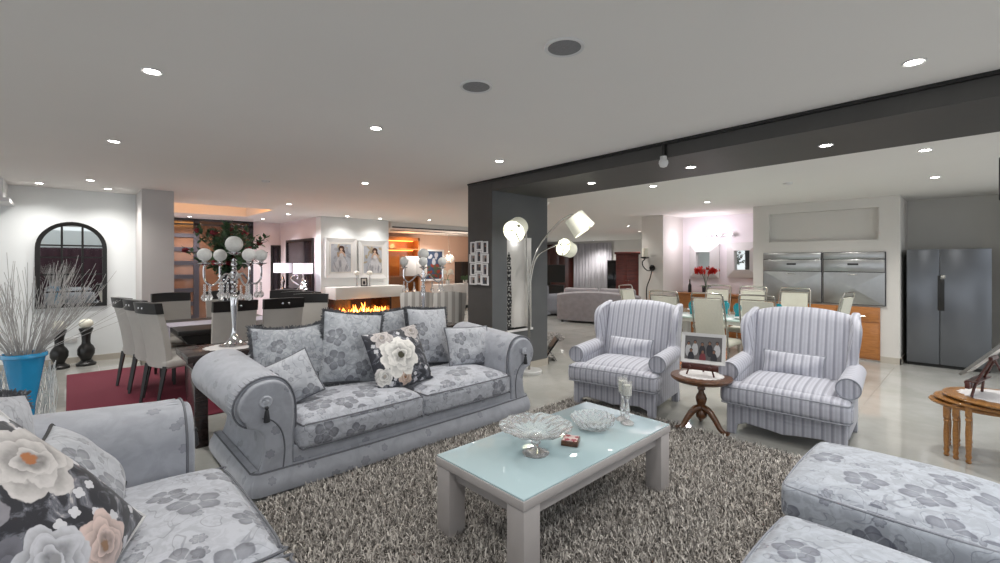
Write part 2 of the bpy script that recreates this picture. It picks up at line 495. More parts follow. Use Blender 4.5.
# ------------------------------------------------------------------ the setting
struct('floor', M().box((-7, -5, -.1), (20, 17, 0)), MT['floor'], smooth=0)
c = M()
c.box((-4, -.6, HC), (4.12, 10.3, 3.1)); c.box((-4, 12.35, HC), (6.45, 15, 3.1)); c.box((-4, 10.3, HC), (.9, 12.35, 3.1))
c.box((3.15, 10.3, HC), (6.45, 12.35, 3.1)); c.box((.9, 10.3, 2.95), (3.15, 12.35, 3.1))
c.prism([(4.12, 5.0), (5.3, 5.0), (14.5, 14.5), (14.5, 15), (6.45, 15), (6.45, 10.3), (4.12, 10.3)], HC, 3.1, 'z')
struct('ceiling', c, MT['ceiling'], smooth=0)
c = M(); c.prism([(4.9, -.7), (19, -.7), (19, 17), (15, 17), (15, 14.5), (5.9, 5.0), (5.25, 5.0)], HK, 3.1, 'z')
struct('ceiling_kitchen', c, MT['kceiling'], smooth=0)
c = M(); c.box((6.45, 11.2, 2.5), (11.3, 13.3, 2.655))
struct('ceiling_dropped', c, MT['ceiling'], smooth=0)
struct('trim_slot', M().box((6.5, 11.17, 2.505), (10.3, 11.2, 2.535)).box((6.9, 11.9, 2.485), (10.2, 12.0, 2.5)), MT['dark'], smooth=0)
bq = lambda x, y, k=.048: (x - k * (4.5 - y), y)
c = M(); c.prism([bq(4.12, -3), bq(5.25, -3, .06), (5.25, 4.5), (5.25, 5.0), (4.12, 5.0), (4.12, 4.5)], HB, 3.0, 'z')
struct('beam', c, MT['charcoal'], smooth=0)
struct('trim_beam', M().prism([bq(4.095, -3), bq(4.13, -3), (4.13, 5.0), (4.10, 5.0)], HC - .024, HC - .002, 'z'), MT['black'], smooth=0)
# column: left face dark, niche in the face toward the camera's right
c = M(); nx0, nx1, nz0, nz1, nd = 4.40, 4.90, .60, 1.90, .15
c.box((4.12, 4.5 + nd, 0), (5.25, 5.0, HB)); c.box((4.125, 4.5, 0), (nx0, 4.5 + nd, HB)); c.box((nx1, 4.5, 0), (5.25, 4.5 + nd, HB))
c.box((nx0, 4.5, 0), (nx1, 4.5 + nd, nz0)); c.box((nx0, 4.5, nz1), (nx1, 4.5 + nd, HB))
struct('wall_column', c, MT['column'], smooth=0)
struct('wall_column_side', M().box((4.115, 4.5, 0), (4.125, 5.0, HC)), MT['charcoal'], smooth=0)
struct('trim_niche', M().box((nx0 + .004, 4.5 + nd - .012, nz0), (nx1 - .004, 4.5 + nd, nz1 - .004)).box((nx1 - .006, 4.504, nz0), (nx1, 4.5 + nd, nz1)).box((nx0, 4.504, nz0), (nx0 + .006, 4.5 + nd, nz1)), MT['grey_wall'], smooth=0)
struct('trim_niche_shelf', M().box((nx0 - .01, 4.48, nz0 - .03), (nx1 + .01, 4.5 + nd, nz0)), MT['white'], smooth=0)
struct('baseboard_column', M().box((4.1, 4.485, 0), (5.265, 4.5, .1)).box((4.1, 4.485, 0), (4.115, 5.0, .1)).box((5.25, 4.485, 0), (5.265, 5.0, .1)), MT['skirt'], smooth=0)
# left
struct('wall_left', M().box((-7, 9.55, 0), (.8, 9.75, HC)), MT['white_wall'], smooth=0)
struct('wall_left_pillar', M().box((.8, 8.7, 0), (1.2, 9.75, HC)), MT['pillar'], smooth=0)
struct('baseboard_left', M().box((-7, 9.535, 0), (.8, 9.55, .09)).box((.785, 8.685, 0), (.8, 9.55, .09)).box((.785, 8.685, 0), (1.215, 8.7, .09)), MT['skirt'], smooth=0)
struct('trim_bulkhead', M().box((-5, 8.85, 2.4), (-.63, 9.55, HC)).box((-5, 8.8, 2.35), (-.57, 9.55, 2.4)), MT['white'], smooth=0)
struct('wall_rear', M().box((-4, -3.2, 0), (2.5, -3.0, HC)), MT['white_wall'], smooth=0)
# entrance hall
struct('wall_hall_left', M().box((.9, 9.75, 0), (1.1, 13.8, HC)), MT['pink'], smooth=0)
struct('wall_hall_back', M().box((.9, 13.8, 0), (4.6, 14, HC)), MT['pink'], smooth=0)
struct('wall_hall_right', M().box((4.4, 11.2, 0), (4.6, 13.8, HC)), MT['pink'], smooth=0)
struct('wall_fireplace', M().box((4.4, 10.9, 0), (6.22, 11.2, HC)), MT['white_wall'], smooth=0)
struct('wall_dining_back', M().box((6.07, 13.3, 0), (11.4, 13.5, HC)), MT['salmon'], smooth=0)
struct('wall_dining_side', M().box((6.07, 11.2, 0), (6.22, 13.3, HC)), MT['salmon'], smooth=0)
struct('wall_dining_right', M().box((11.3, 10.2, 0), (11.5, 13.5, HC)), MT['salmon'], smooth=0)
# kitchen
c = M(); kx = 9.1
c.box((kx + .1, .83, 0), (10.35, 2.86, HK))
c.box((kx, .83, 0), (kx + .1, 1.08, HK)); c.box((kx, 2.6, 0), (kx + .1, 2.86, HK))
c.box((kx, 1.08, 0), (kx + .1, 2.6, 1.9)); c.box((kx, 1.08, 2.4), (kx + .1, 2.6, HK))
struct('wall_kitchen', c, MT['grey_wall'], smooth=0)
struct('baseboard_kitchen', M().box((kx - .015, .815, 0), (kx, 1.06, .095)).box((kx - .015, .815, 0), (10.1, .83, .095)), MT['skirt'], smooth=0)
struct('wall_recess', M().box((10.25, 2.86, 0), (10.45, 5.2, HK)), MT['recess'], smooth=0)
struct('wall_kitchen_pillar', M().box((9.3, 4.7, 0), (10.45, 5.2, HK)), MT['grey_wall'], smooth=0)
struct('wall_alcove', M().box((10.1, -3, 0), (10.3, .83, HK)), MT['alcove'], smooth=0)
struct('wall_alcove_side', M().box((9.2, -.62, 0), (10.1, -.5, HK)), MT['alcove'], smooth=0)
# lounge
struct('wall_lounge', M().box((18.5, 3, 0), (18.7, 17, HK)), MT['grey_wall'], smooth=0)
struct('wall_lounge_left', M().box((14.3, 16.6, 0), (18.5, 16.8, HK)), MT['grey_wall'], smooth=0)

# ------------------------------------------------------------------ sofas
def sofa_arm_profile(grow=0.0):
    """x outward from the inner face, z up: the scrolled arm seen from the front"""
    raw = [(0, .12), (0, .35), (0, .56), (.02, .655), (.07, .735), (.15, .78), (.255, .785), (.35, .755), (.42, .69), (.45, .61),
           (.425, .53), (.365, .48), (.295, .46), (.255, .43), (.232, .38), (.232, .30), (.25, .22), (.285, .155), (.31, .12)]
    return [(p.x * .86, p.y) for p in spline([(a, b, 0) for a, b in raw], 3)]
def make_sofa(label, loc, rz, inset=0.0):
    t = thing('sofa', label, 'sofa', loc, rz)
    hw, fr, bk = 1.02, -.47, .56
    b = M()
    b.rbox((0, .03, .20), (2 * hw + .40, .94, .2), .05, 8)
    b.build('base', MT['body'], t)
    # flared plinth
    b = M(); pl = [(0, .03), (.045, .03), (.055, .07), (.045, .12), (.025, .15), (.015, .175), (-.03, .18)]
    W = hw + .27
    loop = [(-W, bk), (-W, fr + .03), (-W + .03, fr), (0, fr - .035), (W - .03, fr), (W, fr + .03), (W, bk)]
    dense = []
    for (xa, ya), (xb, yb) in zip(loop[:-1], loop[1:]):
        for q_ in range(8): dense.append((xa + (xb - xa) * q_ / 8, ya + (yb - ya) * q_ / 8 - (.012 * math.sin(PI * q_ / 8) if abs(xb - xa) > .5 else 0)))
    loop = dense + [loop[-1]]
    vs = []; fs = []
    for i, (x, y) in enumerate(loop):
        a = loop[max(i - 1, 0)]; d = loop[min(i + 1, len(loop) - 1)]
        tx, ty = d[0] - a[0], d[1] - a[1]; L = math.hypot(tx, ty); nx, ny = ty / L, -tx / L
        for (o, z) in pl: vs.append((x - nx * -o * -1, y + ny * o, z) if False else (x + nx * o, y + ny * o, z))
    k = len(pl)
    for i in range(len(loop) - 1):
        for j in range(k - 1): fs.append((i * k + j, (i + 1) * k + j, (i + 1) * k + j + 1, i * k + j + 1))
    b.add(vs, fs)
    pin = [Vector((vs[i * k + k - 2][0], vs[i * k + k - 2][1], .172)) for i in range(len(loop))]
    b.build('plinth', MT['body'], t)
    M().tube(pin, .006, 6).build('plinth_piping', MT['pipe'], t)
    # front rail
    M().rbox((0, fr + .04, .23), (2 * hw + .06, .1, .14), .03, 6).build('front_rail', MT['body'], t)
    # back
    b = M(); seg = 28; vs = []; prof = [(.30, .2), (.27, .5), (.30, .70), (.36, .79), (.43, .815), (.5, .79), (.545, .70), (.55, .5), (.55, .1)]
    for i in range(seg + 1):
        u = -1 + 2 * i / seg; x = u * (hw + .16)
        dz = .05 * (1 - u * u) - .02; dy = -.10 * abs(u) ** 6
        for (y, z) in prof: vs.append((x, y + dy, z + (dz if z > .4 else 0)))
    k = len(prof); fs = [(i * k + j, (i + 1) * k + j, (i + 1) * k + j + 1, i * k + j + 1) for i in range(seg) for j in range(k - 1)]
    fs += [tuple(range(k)), tuple(seg * k + j for j in range(k))]
    b.add(vs, fs); b.build('backrest', MT['body'], t, smooth=60)
    pr = sofa_arm_profile()
    for s in (-1, 1):
        b = M(); ny = 14; vs = []; k = len(pr)
        for i in range(ny + 1):
            v = i / ny; y = fr + .03 + inset + v * (bk - fr - .05 - inset)
            spl = 1 + .22 * v; lift = .05 * v
            end = 1 - .03 * max(0, 1 - v * 9)
            for (x, z) in pr:
                up = max(0, (z - .3) / .47)
                vs.append((s * (hw + x * (1 + (spl - 1) * up) * end), y, z + lift * up))
        fs = [(i * k + j, (i + 1) * k + j, (i + 1) * k + (j + 1) % k, i * k + (j + 1) % k) for i in range(ny) for j in range(k)]
        fs += [tuple(range(k)), tuple(ny * k + j for j in range(k))]
        b.add(vs, fs); a = b.build('arm', MT['body'], t, uv='roll', smooth=55)
        cx = sum(p[0] for p in pr) / k; cz = .45
        def shrink(q, f):
            out = []
            for (x, z) in q:
                w = .5 * (pr[0][0] + .27)
                out.append((.03 + (x) * f if z < .48 else .18 + (x - .18) * f, .13 + (z - .12) * (f * .35 + .65) if z < .48 else .62 + (z - .62) * f))
            return out
        q = shrink(pr, .88)
        b = M(); b.prism([(s * (hw + x), z) for x, z in q], fr - .012 + inset, fr + .06 + inset, 'y', bev=.018)
        p_ = b.build('arm_front', MT['body'], a, smooth=60)
        M().tube([(s * (hw + x), fr + .028 + inset, z) for x, z in pr[2:-1]], .0065, 6).build('arm_piping', MT['pipe'], a)
        m = M(); kk = len(pr)
        for w_ in range(int(kk * .28), int(kk * .6), 1):
            (xa, za) = pr[w_]; up = max(0, (za - .3) / .47)
            pts = [Vector((s * (hw + xa * (1 + .22 * v * up)), fr + .05 + inset + v * 1.0, za + .05 * v * up - .001)) for v in (0, .04, .09 + .03 * (w_ % 3))]
            m.tube(pts, [.006, .0045, .001], 5)
        m.build('pleats', MT['body'], a)
        # inner welt line of the scroll panel
        q2 = [(.10, .13), (.085, .3), (.105, .42), (.16, .5), (.225, .53)]
        M().tube([Vector((s * (hw + p.x), fr - .014 + inset, p.y)) for p in spline([(x, z, 0) for x, z in q2], 5)], .005, 6).build('arm_welt', MT['pipe'], a)
        rx, rzv = s * (hw + .205), .635
        b = M(); xf = Matrix.Translation((rx, fr - .014 + inset, rzv)) @ Matrix.Rotation(PI / 2, 4, 'X')
        b.lathe([(.04, 0), (.042, .008), (.034, .016), (.02, .014), (.012, .02), (.001, .022)], 20, xf=xf)
        b.build('rosette', MT['jac'], a)
        b = M(); b.ball((rx, fr - .04 + inset, rzv - .035), .013, 10)
        b.lathe([(.006, -.045), (.012, -.055), (.017, -.09), (.02, -.125), (.017, -.127)], 12, (rx, fr - .04 + inset, rzv))
        b.build('tassel', MT['darkpipe'], a)
    # seat cushions, domed, with piping
    for s in (-1, 1):
        b = M(); cw = hw - .008
        b.rbox((s * hw / 2, -.14, .345), (cw, .74, .185), .045, 12, crown=.075)
        q = b.build('seat_cushion', MT['jac'], t, smooth=70)
        for z0 in (.430, .268):
            pts = []
            x0, x1, y0, y1 = s * hw / 2 - cw / 2 + .012, s * hw / 2 + cw / 2 - .012, -.14 - .366, -.14 + .35
            for (px, py) in [(x0, y1), (x0, y0 + .05), (x0 + .05, y0), (x0 + .25, y0 - .012), (x1 - .25, y0 - .012), (x1 - .05, y0), (x1, y0 + .05), (x1, y1)]:
                pts.append((px, py, z0))
            M().tube(spline(pts, 4), .006, 6).build('piping', MT['pipe'], q)
    return t
make_sofa('two-seat grey floral sofa with scrolled tasselled arms facing the glass-topped coffee table', (2.16, 3.70, 0), 0)
make_sofa('grey floral sofa in the near corner, cut off, with a peony print cushion', (.10, 1.84, 0), PI / 2, .09)

def cushion(name, label, w, h, th, mat, loc, lean=0, yaw=0, roll=0, fringe=False, pipe=None, seed=0, sag=0.0, uv='xz', group=None):
    """upright pillow: faces -y before yaw; lean tips the top backwards"""
    m = M().pillow(w, h, th, seed=seed, sag=sag)
    rot = (Matrix.Rotation(yaw, 3, 'Z') @ Matrix.Rotation(-lean, 3, 'X') @ Matrix.Rotation(roll, 3, 'Y')).to_euler()
    o = m.build(name, mat, loc=loc, rot=rot, uv=uv, smooth=70)
    tag(o, label, 'cushion', group)
    def edge(k):
        pts = []
        n = 26
        for sd in range(4):
            for i in range(n):
                u = -1 + 2 * i / n
                a, b = [(u, -1), (1, u), (-u, 1), (-1, -u)][sd]
                pts.append(Vector((a * w / 2 * (1 - .06 * (1 - b * b) * abs(a) ** 3), 0, b * h / 2 * (1 - .06 * (1 - a * a) * abs(b) ** 3) - sag * (1 - a * a) * max(0, b))))
        return pts
    if pipe: M().tube(edge(1), .0075, 6, closed=True).build('piping', pipe, o)
    if fringe:
        rg = random.Random(seed + 5); f = M(); pts = edge(1); k = len(pts)
        for i in range(k):
            p = pts[i]; d = (pts[(i + 1) % k] - pts[i]); out = Vector((p.x / (w / 2), 0, p.z / (h / 2)))
            out = Vector((out.x if abs(out.x) > .9 else 0, 0, out.z if abs(out.z) > .9 else 0)); 
            if out.length < .1: out = Vector((p.x, 0, p.z))
            out.normalize()
            for j in range(15):
                b = p + d * rg.random() - out * .012
                e = b + out * rg.uniform(.018, .036) + Vector((rg.uniform(-.01, .01), rg.uniform(-.022, .022), rg.uniform(-.01, .01)))
                q = d.normalized() * .0045
                f.add([b - q, b + q, e + q * .6, e - q * .6], [(0, 1, 2, 3)])
                f.add([b - Vector((0, .0045, 0)), b + Vector((0, .0045, 0)), e + Vector((0, .003, 0)), e - Vector((0, .003, 0))], [(0, 1, 2, 3)])
        f.tube(edge(1), .011, 6, closed=True)
        f.build('fringe', MT['fringe'], o, smooth=0, weld=False)
    return o
# on the sofa against the column
cushion('cushion', 'large silver grey cushion with dark fringe at the left end of the two-seat sofa', .62, .50, .18, MT['jac3'], (1.35, 3.93, .79), R(16), R(-10), R(-1), fringe=True, seed=1, sag=.03)
cushion('cushion', 'small pale floral cushion tilted on its corner against the left arm', .36, .36, .13, MT['jac2'], (1.23, 3.60, .655), R(22), R(-22), R(-24), seed=2, pipe=MT['pipe'])
cushion('cushion', 'tall grey fringed cushion leaning behind the left side of the peony cushion', .52, .62, .19, MT['jac4'], (1.80, 3.80, .80), R(12), R(-10), R(8), fringe=True, seed=3)
cushion('cushion', 'fringed grey cushion mostly hidden behind the white peony cushion', .52, .52, .15, MT['jac3'], (2.24, 4.00, .815), R(14), 0, R(-1), fringe=True, seed=4)
cushion('cushion', 'navy cushion printed with one big white peony in the sofa middle', .55, .53, .18, MT['peony'], (2.11, 3.53, .71), R(26), R(-4), R(-6), seed=5)
cushion('cushion', 'fringed pale floral cushion standing right of the peony cushion', .50, .58, .17, MT['jac2'], (2.68, 3.90, .79), R(12), R(4), R(4), fringe=True, seed=6)
cushion('cushion', 'small pale floral cushion leaning in the right end of the two-seat sofa', .54, .40, .14, MT['jac2'], (3.04, 3.68, .675), R(20), R(-4), R(3), seed=7, pipe=MT['pipe'])
# on the near sofa (facing +x : yaw 90)
cushion('cushion', 'large dark peony print cushion in the near left corner of the photo', .64, .64, .26, MT['peony2'], (-.13, 1.98, .70), R(30), R(48), R(66), seed=8, pipe=MT['white'])
cushion('cushion', 'pale floral cushion with dark piping leaning on the near sofa arm', .44, .40, .15, MT['jac2'], (.04, 2.50, .70), R(38), R(84), R(2), seed=9, pipe=MT['darkpipe'])
cushion('cushion', 'fringed grey cushion at the far back corner of the near sofa', .5, .5, .16, MT['jac2'], (-.22, 2.80, .76), R(14), R(70), R(16), fringe=True, seed=10)

# ------------------------------------------------------------------ ottomans
def ottoman(label, loc, rz, sx, sy):
    t = thing('ottoman', label, 'ottoman', loc, rz, 'floral ottomans by the rug')
    M().rbox((0, 0, .16), (sx - .03, sy - .03, .26), .04, 8, crown=.0).build('base', MT['body'], t, smooth=70)
    q = M().rbox((0, 0, .34), (sx, sy, .18), .035, 14, crown=.05).build('seat_cushion', MT['ott'], t, smooth=75)
    for z0 in (.415,):
        pts = []; a, b, r = sx / 2 - .008, sy / 2 - .006, .04
        for (cx, cy, a0) in [(a - r, b - r, 0), (-a + r, b - r, PI / 2), (-a + r, -b + r, PI), (a - r, -b + r, 1.5 * PI)]:
            for i in range(5):
                an = a0 + PI / 2 * i / 4; pts.append((cx + r * math.cos(an), cy + r * math.sin(an), z0))
            # bulge along the side
            an = a0 + PI / 2
        out = []
        for i, p in enumerate(pts):
            out.append(p); n = pts[(i + 1) % len(pts)]
            if math.dist(p, n) > .2:
                for k in range(1, 8):
                    f = k / 8; m = [p[j] * (1 - f) + n[j] * f for j in range(3)]
                    L = math.hypot(m[0], m[1]); bu = .012 * 4 * f * (1 - f)
                    if abs(m[0]) > a - r: m[0] += math.copysign(bu, m[0])
                    else: m[1] += math.copysign(bu, m[1])
                    out.append(tuple(m))
        M().tube(out, .0055, 6, closed=True).build('piping', MT['lpipe'], q)
    for x in (-1, 1):
        for y in (-1, 1): M().cyl((x * (sx / 2 - .08), y * (sy / 2 - .08), .0), (x * (sx / 2 - .08), y * (sy / 2 - .08), .045), .025, 10).build('foot', MT['espresso'], t)
    return t
ottoman('blue-grey floral ottoman beside the right armchair, the further of two', (3.03, .30, 0), 0, .80, .80)
ottoman('blue-grey floral ottoman at the bottom edge of the photo, the nearer of two', (1.95, .19, 0), 0, .76, .84)

# ------------------------------------------------------------------ coffee table and what stands on it
CT = (2.235, 1.785)
t = thing('coffee_table', 'pale grey coffee table with a glass top standing on the shag rug', 'table', (CT[0], CT[1], 0))
b = M(); b.box((-.72, -.345, .40), (.72, .345, .445), .004); b.build('tabletop', MT['tablegrey'], t)
gl = N('pale_blue_glass_top', .03); gl.color(hx('b4cbd0')); gl.p.inputs['Specular IOR Level'].default_value = .9; gl.p.inputs['Coat Weight'].default_value = .6; gl.p.inputs['Coat Roughness'].default_value = .01
M().box((-.715, -.34, .445), (.715, .34, .455), .002).build('glass_top', gl.m, t)
M().box((-.60, -.30, .325), (.60, -.278, .40)).box((-.60, .278, .325), (.60, .30, .40)).box((-.665, -.27, .325), (-.643, .27, .40)).box((.643, -.27, .325), (.665, .27, .40)).build('apron', MT['tablegrey'], t, smooth=0)
for x in (-1, 1):
    for y in (-1, 1):
        M().box((x * .657 - .057, y * .283 - .057, 0), (x * .657 + .057, y * .283 + .057, .40), .004).build('leg', MT['tablegrey'], t)

def cut_bowl(m, prof, n=36, amp=.06, c=(0, 0, 0), flut=12):
    vs = []; fs = []
    for i, (r, z) in enumerate(prof):
        for j in range(n):
            a = 2 * PI * j / n
            k = 1 + amp * (1 if (j + i) % 2 else -1) * (r > .05)
            kz = .006 * math.cos(a * flut) * (r > .1)
            vs.append((c[0] + r * k * math.cos(a), c[1] + r * k * math.sin(a), c[2] + z + kz))
    for i in range(len(prof) - 1):
        for j in range(n): fs.append((i * n + j, i * n + (j + 1) % n, (i + 1) * n + (j + 1) % n, (i + 1) * n + j))
    fs.append(tuple(range(n))[::-1]); fs.append(tuple((len(prof) - 1) * n + j for j in range(n)))
    m.add(vs, fs)
TZ = .456
t = thing('crystal_bowl', 'large footed cut-crystal bowl on the coffee table', 'bowl', (1.94, 1.75, TZ)); t.scale = (1, 1, .84)
b = M(); cut_bowl(b, [(.04, .115), (.09, .125), (.14, .15), (.18, .172), (.205, .19), (.21, .195), (.197, .191), (.172, .178), (.13, .155), (.08, .138), (.001, .13)], 40, .022)
b.build('dish', MT['crystal'], t, smooth=0)
M().lathe([(.075, 0), (.078, .006), (.05, .022), (.02, .04), (.014, .055), (.03, .075), (.014, .095), (.04, .116)], 16).build('foot', MT['crystal'], t, smooth=20)
t = thing('crystal_bowl', 'low cut-crystal bowl beside the candle holders on the coffee table', 'bowl', (2.50, 1.75, TZ)); t.scale = (1.05, 1.05, .85)
b = M(); cut_bowl(b, [(.06, 0), (.10, .02), (.125, .055), (.135, .09), (.138, .094), (.127, .09), (.115, .058), (.085, .03), (.001, .02)], 36, .025)
b.build('dish', MT['crystal'], t, smooth=0)
def candle_holder(label, x, y, h):
    t = thing('candle_holder', label, 'candle holder', (x, y, TZ), 0, 'crystal candle holders on the coffee table')
    M().lathe([(.045, 0), (.046, .008), (.03, .02), (.012, .032), (.02, .05), (.009, .065), (.017, .085), (.008, h * .55), (.014, h * .62), (.012, h * .66), (.03, h * .7), (.033, h + .015), (.030, h + .015), (.027, h * .73), (.001, h * .72)], 14).build('stem', MT['crystal'], t, smooth=20)
    M().lathe([(.001, h * .725), (.026, h * .725), (.028, h * .98), (.004, h * .97)], 16).build('candle', MT['candle'], t)
candle_holder('crystal candle holder with cream candle, the nearer of the pair', 2.74, 1.64, .27)
candle_holder('crystal candle holder with cream candle, just behind its twin', 2.78, 1.70, .28)
t = thing('coaster_box', 'small wooden coaster box with red floral top on the coffee table', 'box', (2.20, 1.70, TZ), R(28))
M().box((-.055, -.05, 0), (.055, .05, .028), .003).build('box', MT['walnut'], t)
n = N('red_flower_tile', .3); m_, v_, c_, r_ = flowers(n, n.uv(), 22, .5, 5); n.color(n.mix(m_, hx('d9c4c0'), hx('a0283a')))
M().box((-.048, -.043, .028), (.048, .043, .033), .002).build('lid_tile', n.m, t)

# ------------------------------------------------------------------ shag rug
rx0, rx1, ry0, ry1 = .80, 4.15, .25, 3.14
rug = M().box((rx0, ry0, .001), (rx1, ry1, .014), .004).build('shag_rug', plain('rug_backing', hx('4a433c'), .95))
tag(rug, 'thick grey-brown shag rug under the coffee table', 'rug')
rg = np.random.default_rng(3)
NB = 135000
bx = rg.uniform(rx0, rx1, NB); by = rg.uniform(ry0, ry1, NB)
ang = rg.uniform(0, 2 * PI, NB); ln = rg.uniform(.022, .05, NB); wd = rg.uniform(.0022, .0042, NB); le = rg.uniform(.2, 1.25, NB)
dx, dy = np.cos(ang), np.sin(ang); sx_, sy_ = -dy, dx
P = np.zeros((NB, 6, 3))
for k, (h, w) in enumerate(((0, 1), (.55, 1.1), (1, .5))):
    off = ln * np.sin(le) * h ** 1.5; z = .012 + ln * np.cos(le * (.6 + .4 * h)) * h
    for s, kk in ((-1, 0), (1, 1)):
        P[:, 2 * k + kk, 0] = bx + dx * off + s * sx_ * wd * w; P[:, 2 * k + kk, 1] = by + dy * off + s * sy_ * wd * w; P[:, 2 * k + kk, 2] = z
me = bpy.data.meshes.new('pile'); nv = NB * 6
base = (np.arange(NB) * 6)[:, None]
quads = np.concatenate([base + np.array([0, 1, 3, 2]), base + np.array([2, 3, 5, 4])], 1).reshape(-1)
me.vertices.add(nv); me.vertices.foreach_set('co', P.reshape(-1))
me.loops.add(len(quads)); me.loops.foreach_set('vertex_index', quads)
me.polygons.add(NB * 2); me.polygons.foreach_set('loop_start', np.arange(NB * 2) * 4); me.polygons.foreach_set('loop_total', np.full(NB * 2, 4))
me.update(calc_edges=True)
ul = me.uv_layers.new(name='UVMap'); rnd = np.repeat(rg.uniform(0, 1, NB), 8)
ul.data.foreach_set('uv', np.stack([rnd, np.tile(np.array([0, 0, .5, .5, .5, .5, 1, 1.0]), NB)], 1).reshape(-1))
n = N('shag_yarn', .75); u, v, _ = n.sep(n.uv())
n.color(n.ramp(u, [(0, hx('4a4744')), (.25, hx('827d78')), (.55, hx('aaa59f')), (.85, hx('c9c3bb')), (1, hx('e2ddd6'))]))
me.materials.append(n.m)
pile = bpy.data.objects.new('pile', me); COL.objects.link(pile); pile.parent = rug; pile['kind'] = 'stuff'

# ------------------------------------------------------------------ wingback armchairs
def armchair(label, pil_label, loc, rz):
    t = thing('wingback_armchair', label, 'armchair', loc, rz, 'striped wingback armchairs')
    st = MT['stripe']
    # base with arched apron and square legs
    x = .44
    ap = [(-x, 0.0), (-x + .07, 0), (-x + .085, .09), (-x + .16, .115), (-.1, .10), (.0, .085), (.1, .10), (x - .16, .115), (x - .085, .09), (x - .07, 0), (x, 0), (x, .29), (-x, .29)]
    b = M(); b.prism(ap, -.42, -.36, 'y', bev=.012); b.build('front_apron', st, t, uv='stripe')
    b = M(); b.rbox((0, .03, .21), (2 * x - .01, .84, .19), .03, 6); b.build('seat_base', st, t, uv='stripe', smooth=60)
    for s in (-1, 1):
        M().prism([(s * (x - .07), .36), (s * x, .36), (s * x, .43), (s * (x - .07), .43)], 0, .14, 'z', bev=.006).build('leg', MT['stripe'], t, uv='stripe')
    # T seat cushion
    b = M(); b.rbox((0, -.09, .37), (.72, .72, .18), .05, 12, crown=.06)
    b.rbox((0, -.40, .366), (.95, .22, .178), .06, 10, crown=.02)
    q = b.build('seat_cushion', st, t, uv='stripe', smooth=70)
    pts = [(-.445, -.31, .437), (-.465, -.36, .437), (-.465, -.46, .437), (-.425, -.505, .437), (-.2, -.512, .44), (.2, -.512, .44), (.425, -.505, .437), (.465, -.46, .437), (.465, -.36, .437), (.445, -.31, .437)]
    M().tube(spline(pts, 4), .006, 6).build('piping', MT['lpipe'], q)
    M().tube([(p[0], p[1], .295) for p in spline(pts, 4)], .006, 6).build('piping', MT['lpipe'], q)
    # back: curved top, leaning
    seg, hs = 20, 16; vs = []; fs = []
    def bk(u, v, side):
        w = .375 + .03 * v
        top = 1.065 + .04 * (1 - u * u) - .02 * abs(u) ** 4
        z = .30 + v * (top - .30)
        th = .075 * (1 - .35 * v) * math.sqrt(max(0, 1 - max(0, (v - .9) / .1) ** 2 * .9))
        y = .27 + .20 * v + .03 * (1 - u * u) * math.sin(v * PI) * (-1 if side < 0 else .3)
        return (u * w, y + side * th, z)
    for sd in (-1, 1):
        for i in range(seg + 1):
            for j in range(hs + 1): vs.append(bk(-1 + 2 * i / seg, j / hs, sd))
    m = hs + 1; o = (seg + 1) * m
    for i in range(seg):
        for j in range(hs):
            fs.append((i * m + j, (i + 1) * m + j, (i + 1) * m + j + 1, i * m + j + 1)); fs.append((o + i * m + j, o + i * m + j + 1, o + (i + 1) * m + j + 1, o + (i + 1) * m + j))
    for i in range(seg):
        fs.append((i * m + hs, (i + 1) * m + hs, o + (i + 1) * m + hs, o + i * m + hs)); fs.append((i * m, o + i * m, o + (i + 1) * m, (i + 1) * m))
    for j in range(hs):
        fs.append((j, j + 1, o + j + 1, o + j)); fs.append((seg * m + j, o + seg * m + j, o + seg * m + j + 1, seg * m + j + 1))
    b = M(); b.add(vs, fs); b.build('backrest', st, t, uv='stripe', smooth=60)
    for s in (-1, 1):
        # wing: side panel sweeping forward from the back
        pr = [(.42, .10), (.43, .45), (.54, 1.02), (.49, 1.065), (.41, 1.06), (.31, 1.03), (.225, .97), (.185, .88), (.17, .76), (.165, .66), (.10, .58), (-.05, .56), (-.30, .54), (-.33, .45), (-.33, .28), (-.30, .12)]
        pr = [tuple(p)[:2] for p in spline([(a, z, 0) for a, z in pr], 3)]
        cut = [p for p in pr]
        b = M(); xs = []
        for (lo, hi) in ((.375, .445),):
            b.prism(cut, s * lo, s * hi, 'x', bev=.022)
        for i, p in enumerate(b.v):
            k = max(0, (p[2] - .6) / .5)
            b.v[i] = (p[0] + s * .01 * k + s * .13 * k * max(0, (.35 - p[1]) / .3), p[1], p[2])
        b.build('wing', st, t, uv='stripe', smooth=60)
        # rolled arm with scroll front
        ap = arc((s * .44, .545), .085, 0, 2 * PI, 22)[:-1]
        b = M(); ny = 10; vs = []; fs = []; k = len(ap)
        for i in range(ny + 1):
            v = i / ny; y = -.36 + v * .60
            sc = 1 - .12 * v
            for (x_, z_) in ap: vs.append((s * .44 + (x_ - s * .44) * sc, y, .545 + (z_ - .545) * sc + .03 * v))
        fs = [(i * k + j, (i + 1) * k + j, (i + 1) * k + (j + 1) % k, i * k + (j + 1) % k) for i in range(ny) for j in range(k)] + [tuple(range(k)), tuple(ny * k + j for j in range(k))]
        b.add(vs, fs)
        b.box((min(s * .38, s * .45), -.355, .25), (max(s * .38, s * .45), -.28, .55), .015)
        a = b.build('arm', st, t, uv='roll', smooth=55)
        M().tube([(s * .44 + .081 * math.cos(u), -.362, .545 + .081 * math.sin(u)) for u in [2 * PI * i / 24 for i in range(24)]], .0055, 6, closed=True).build('arm_piping', MT['lpipe'], a)
    w = Matrix.Translation(loc) @ Matrix.Rotation(rz, 4, 'Z')
    p = w @ Vector((-.02, .13, .575))
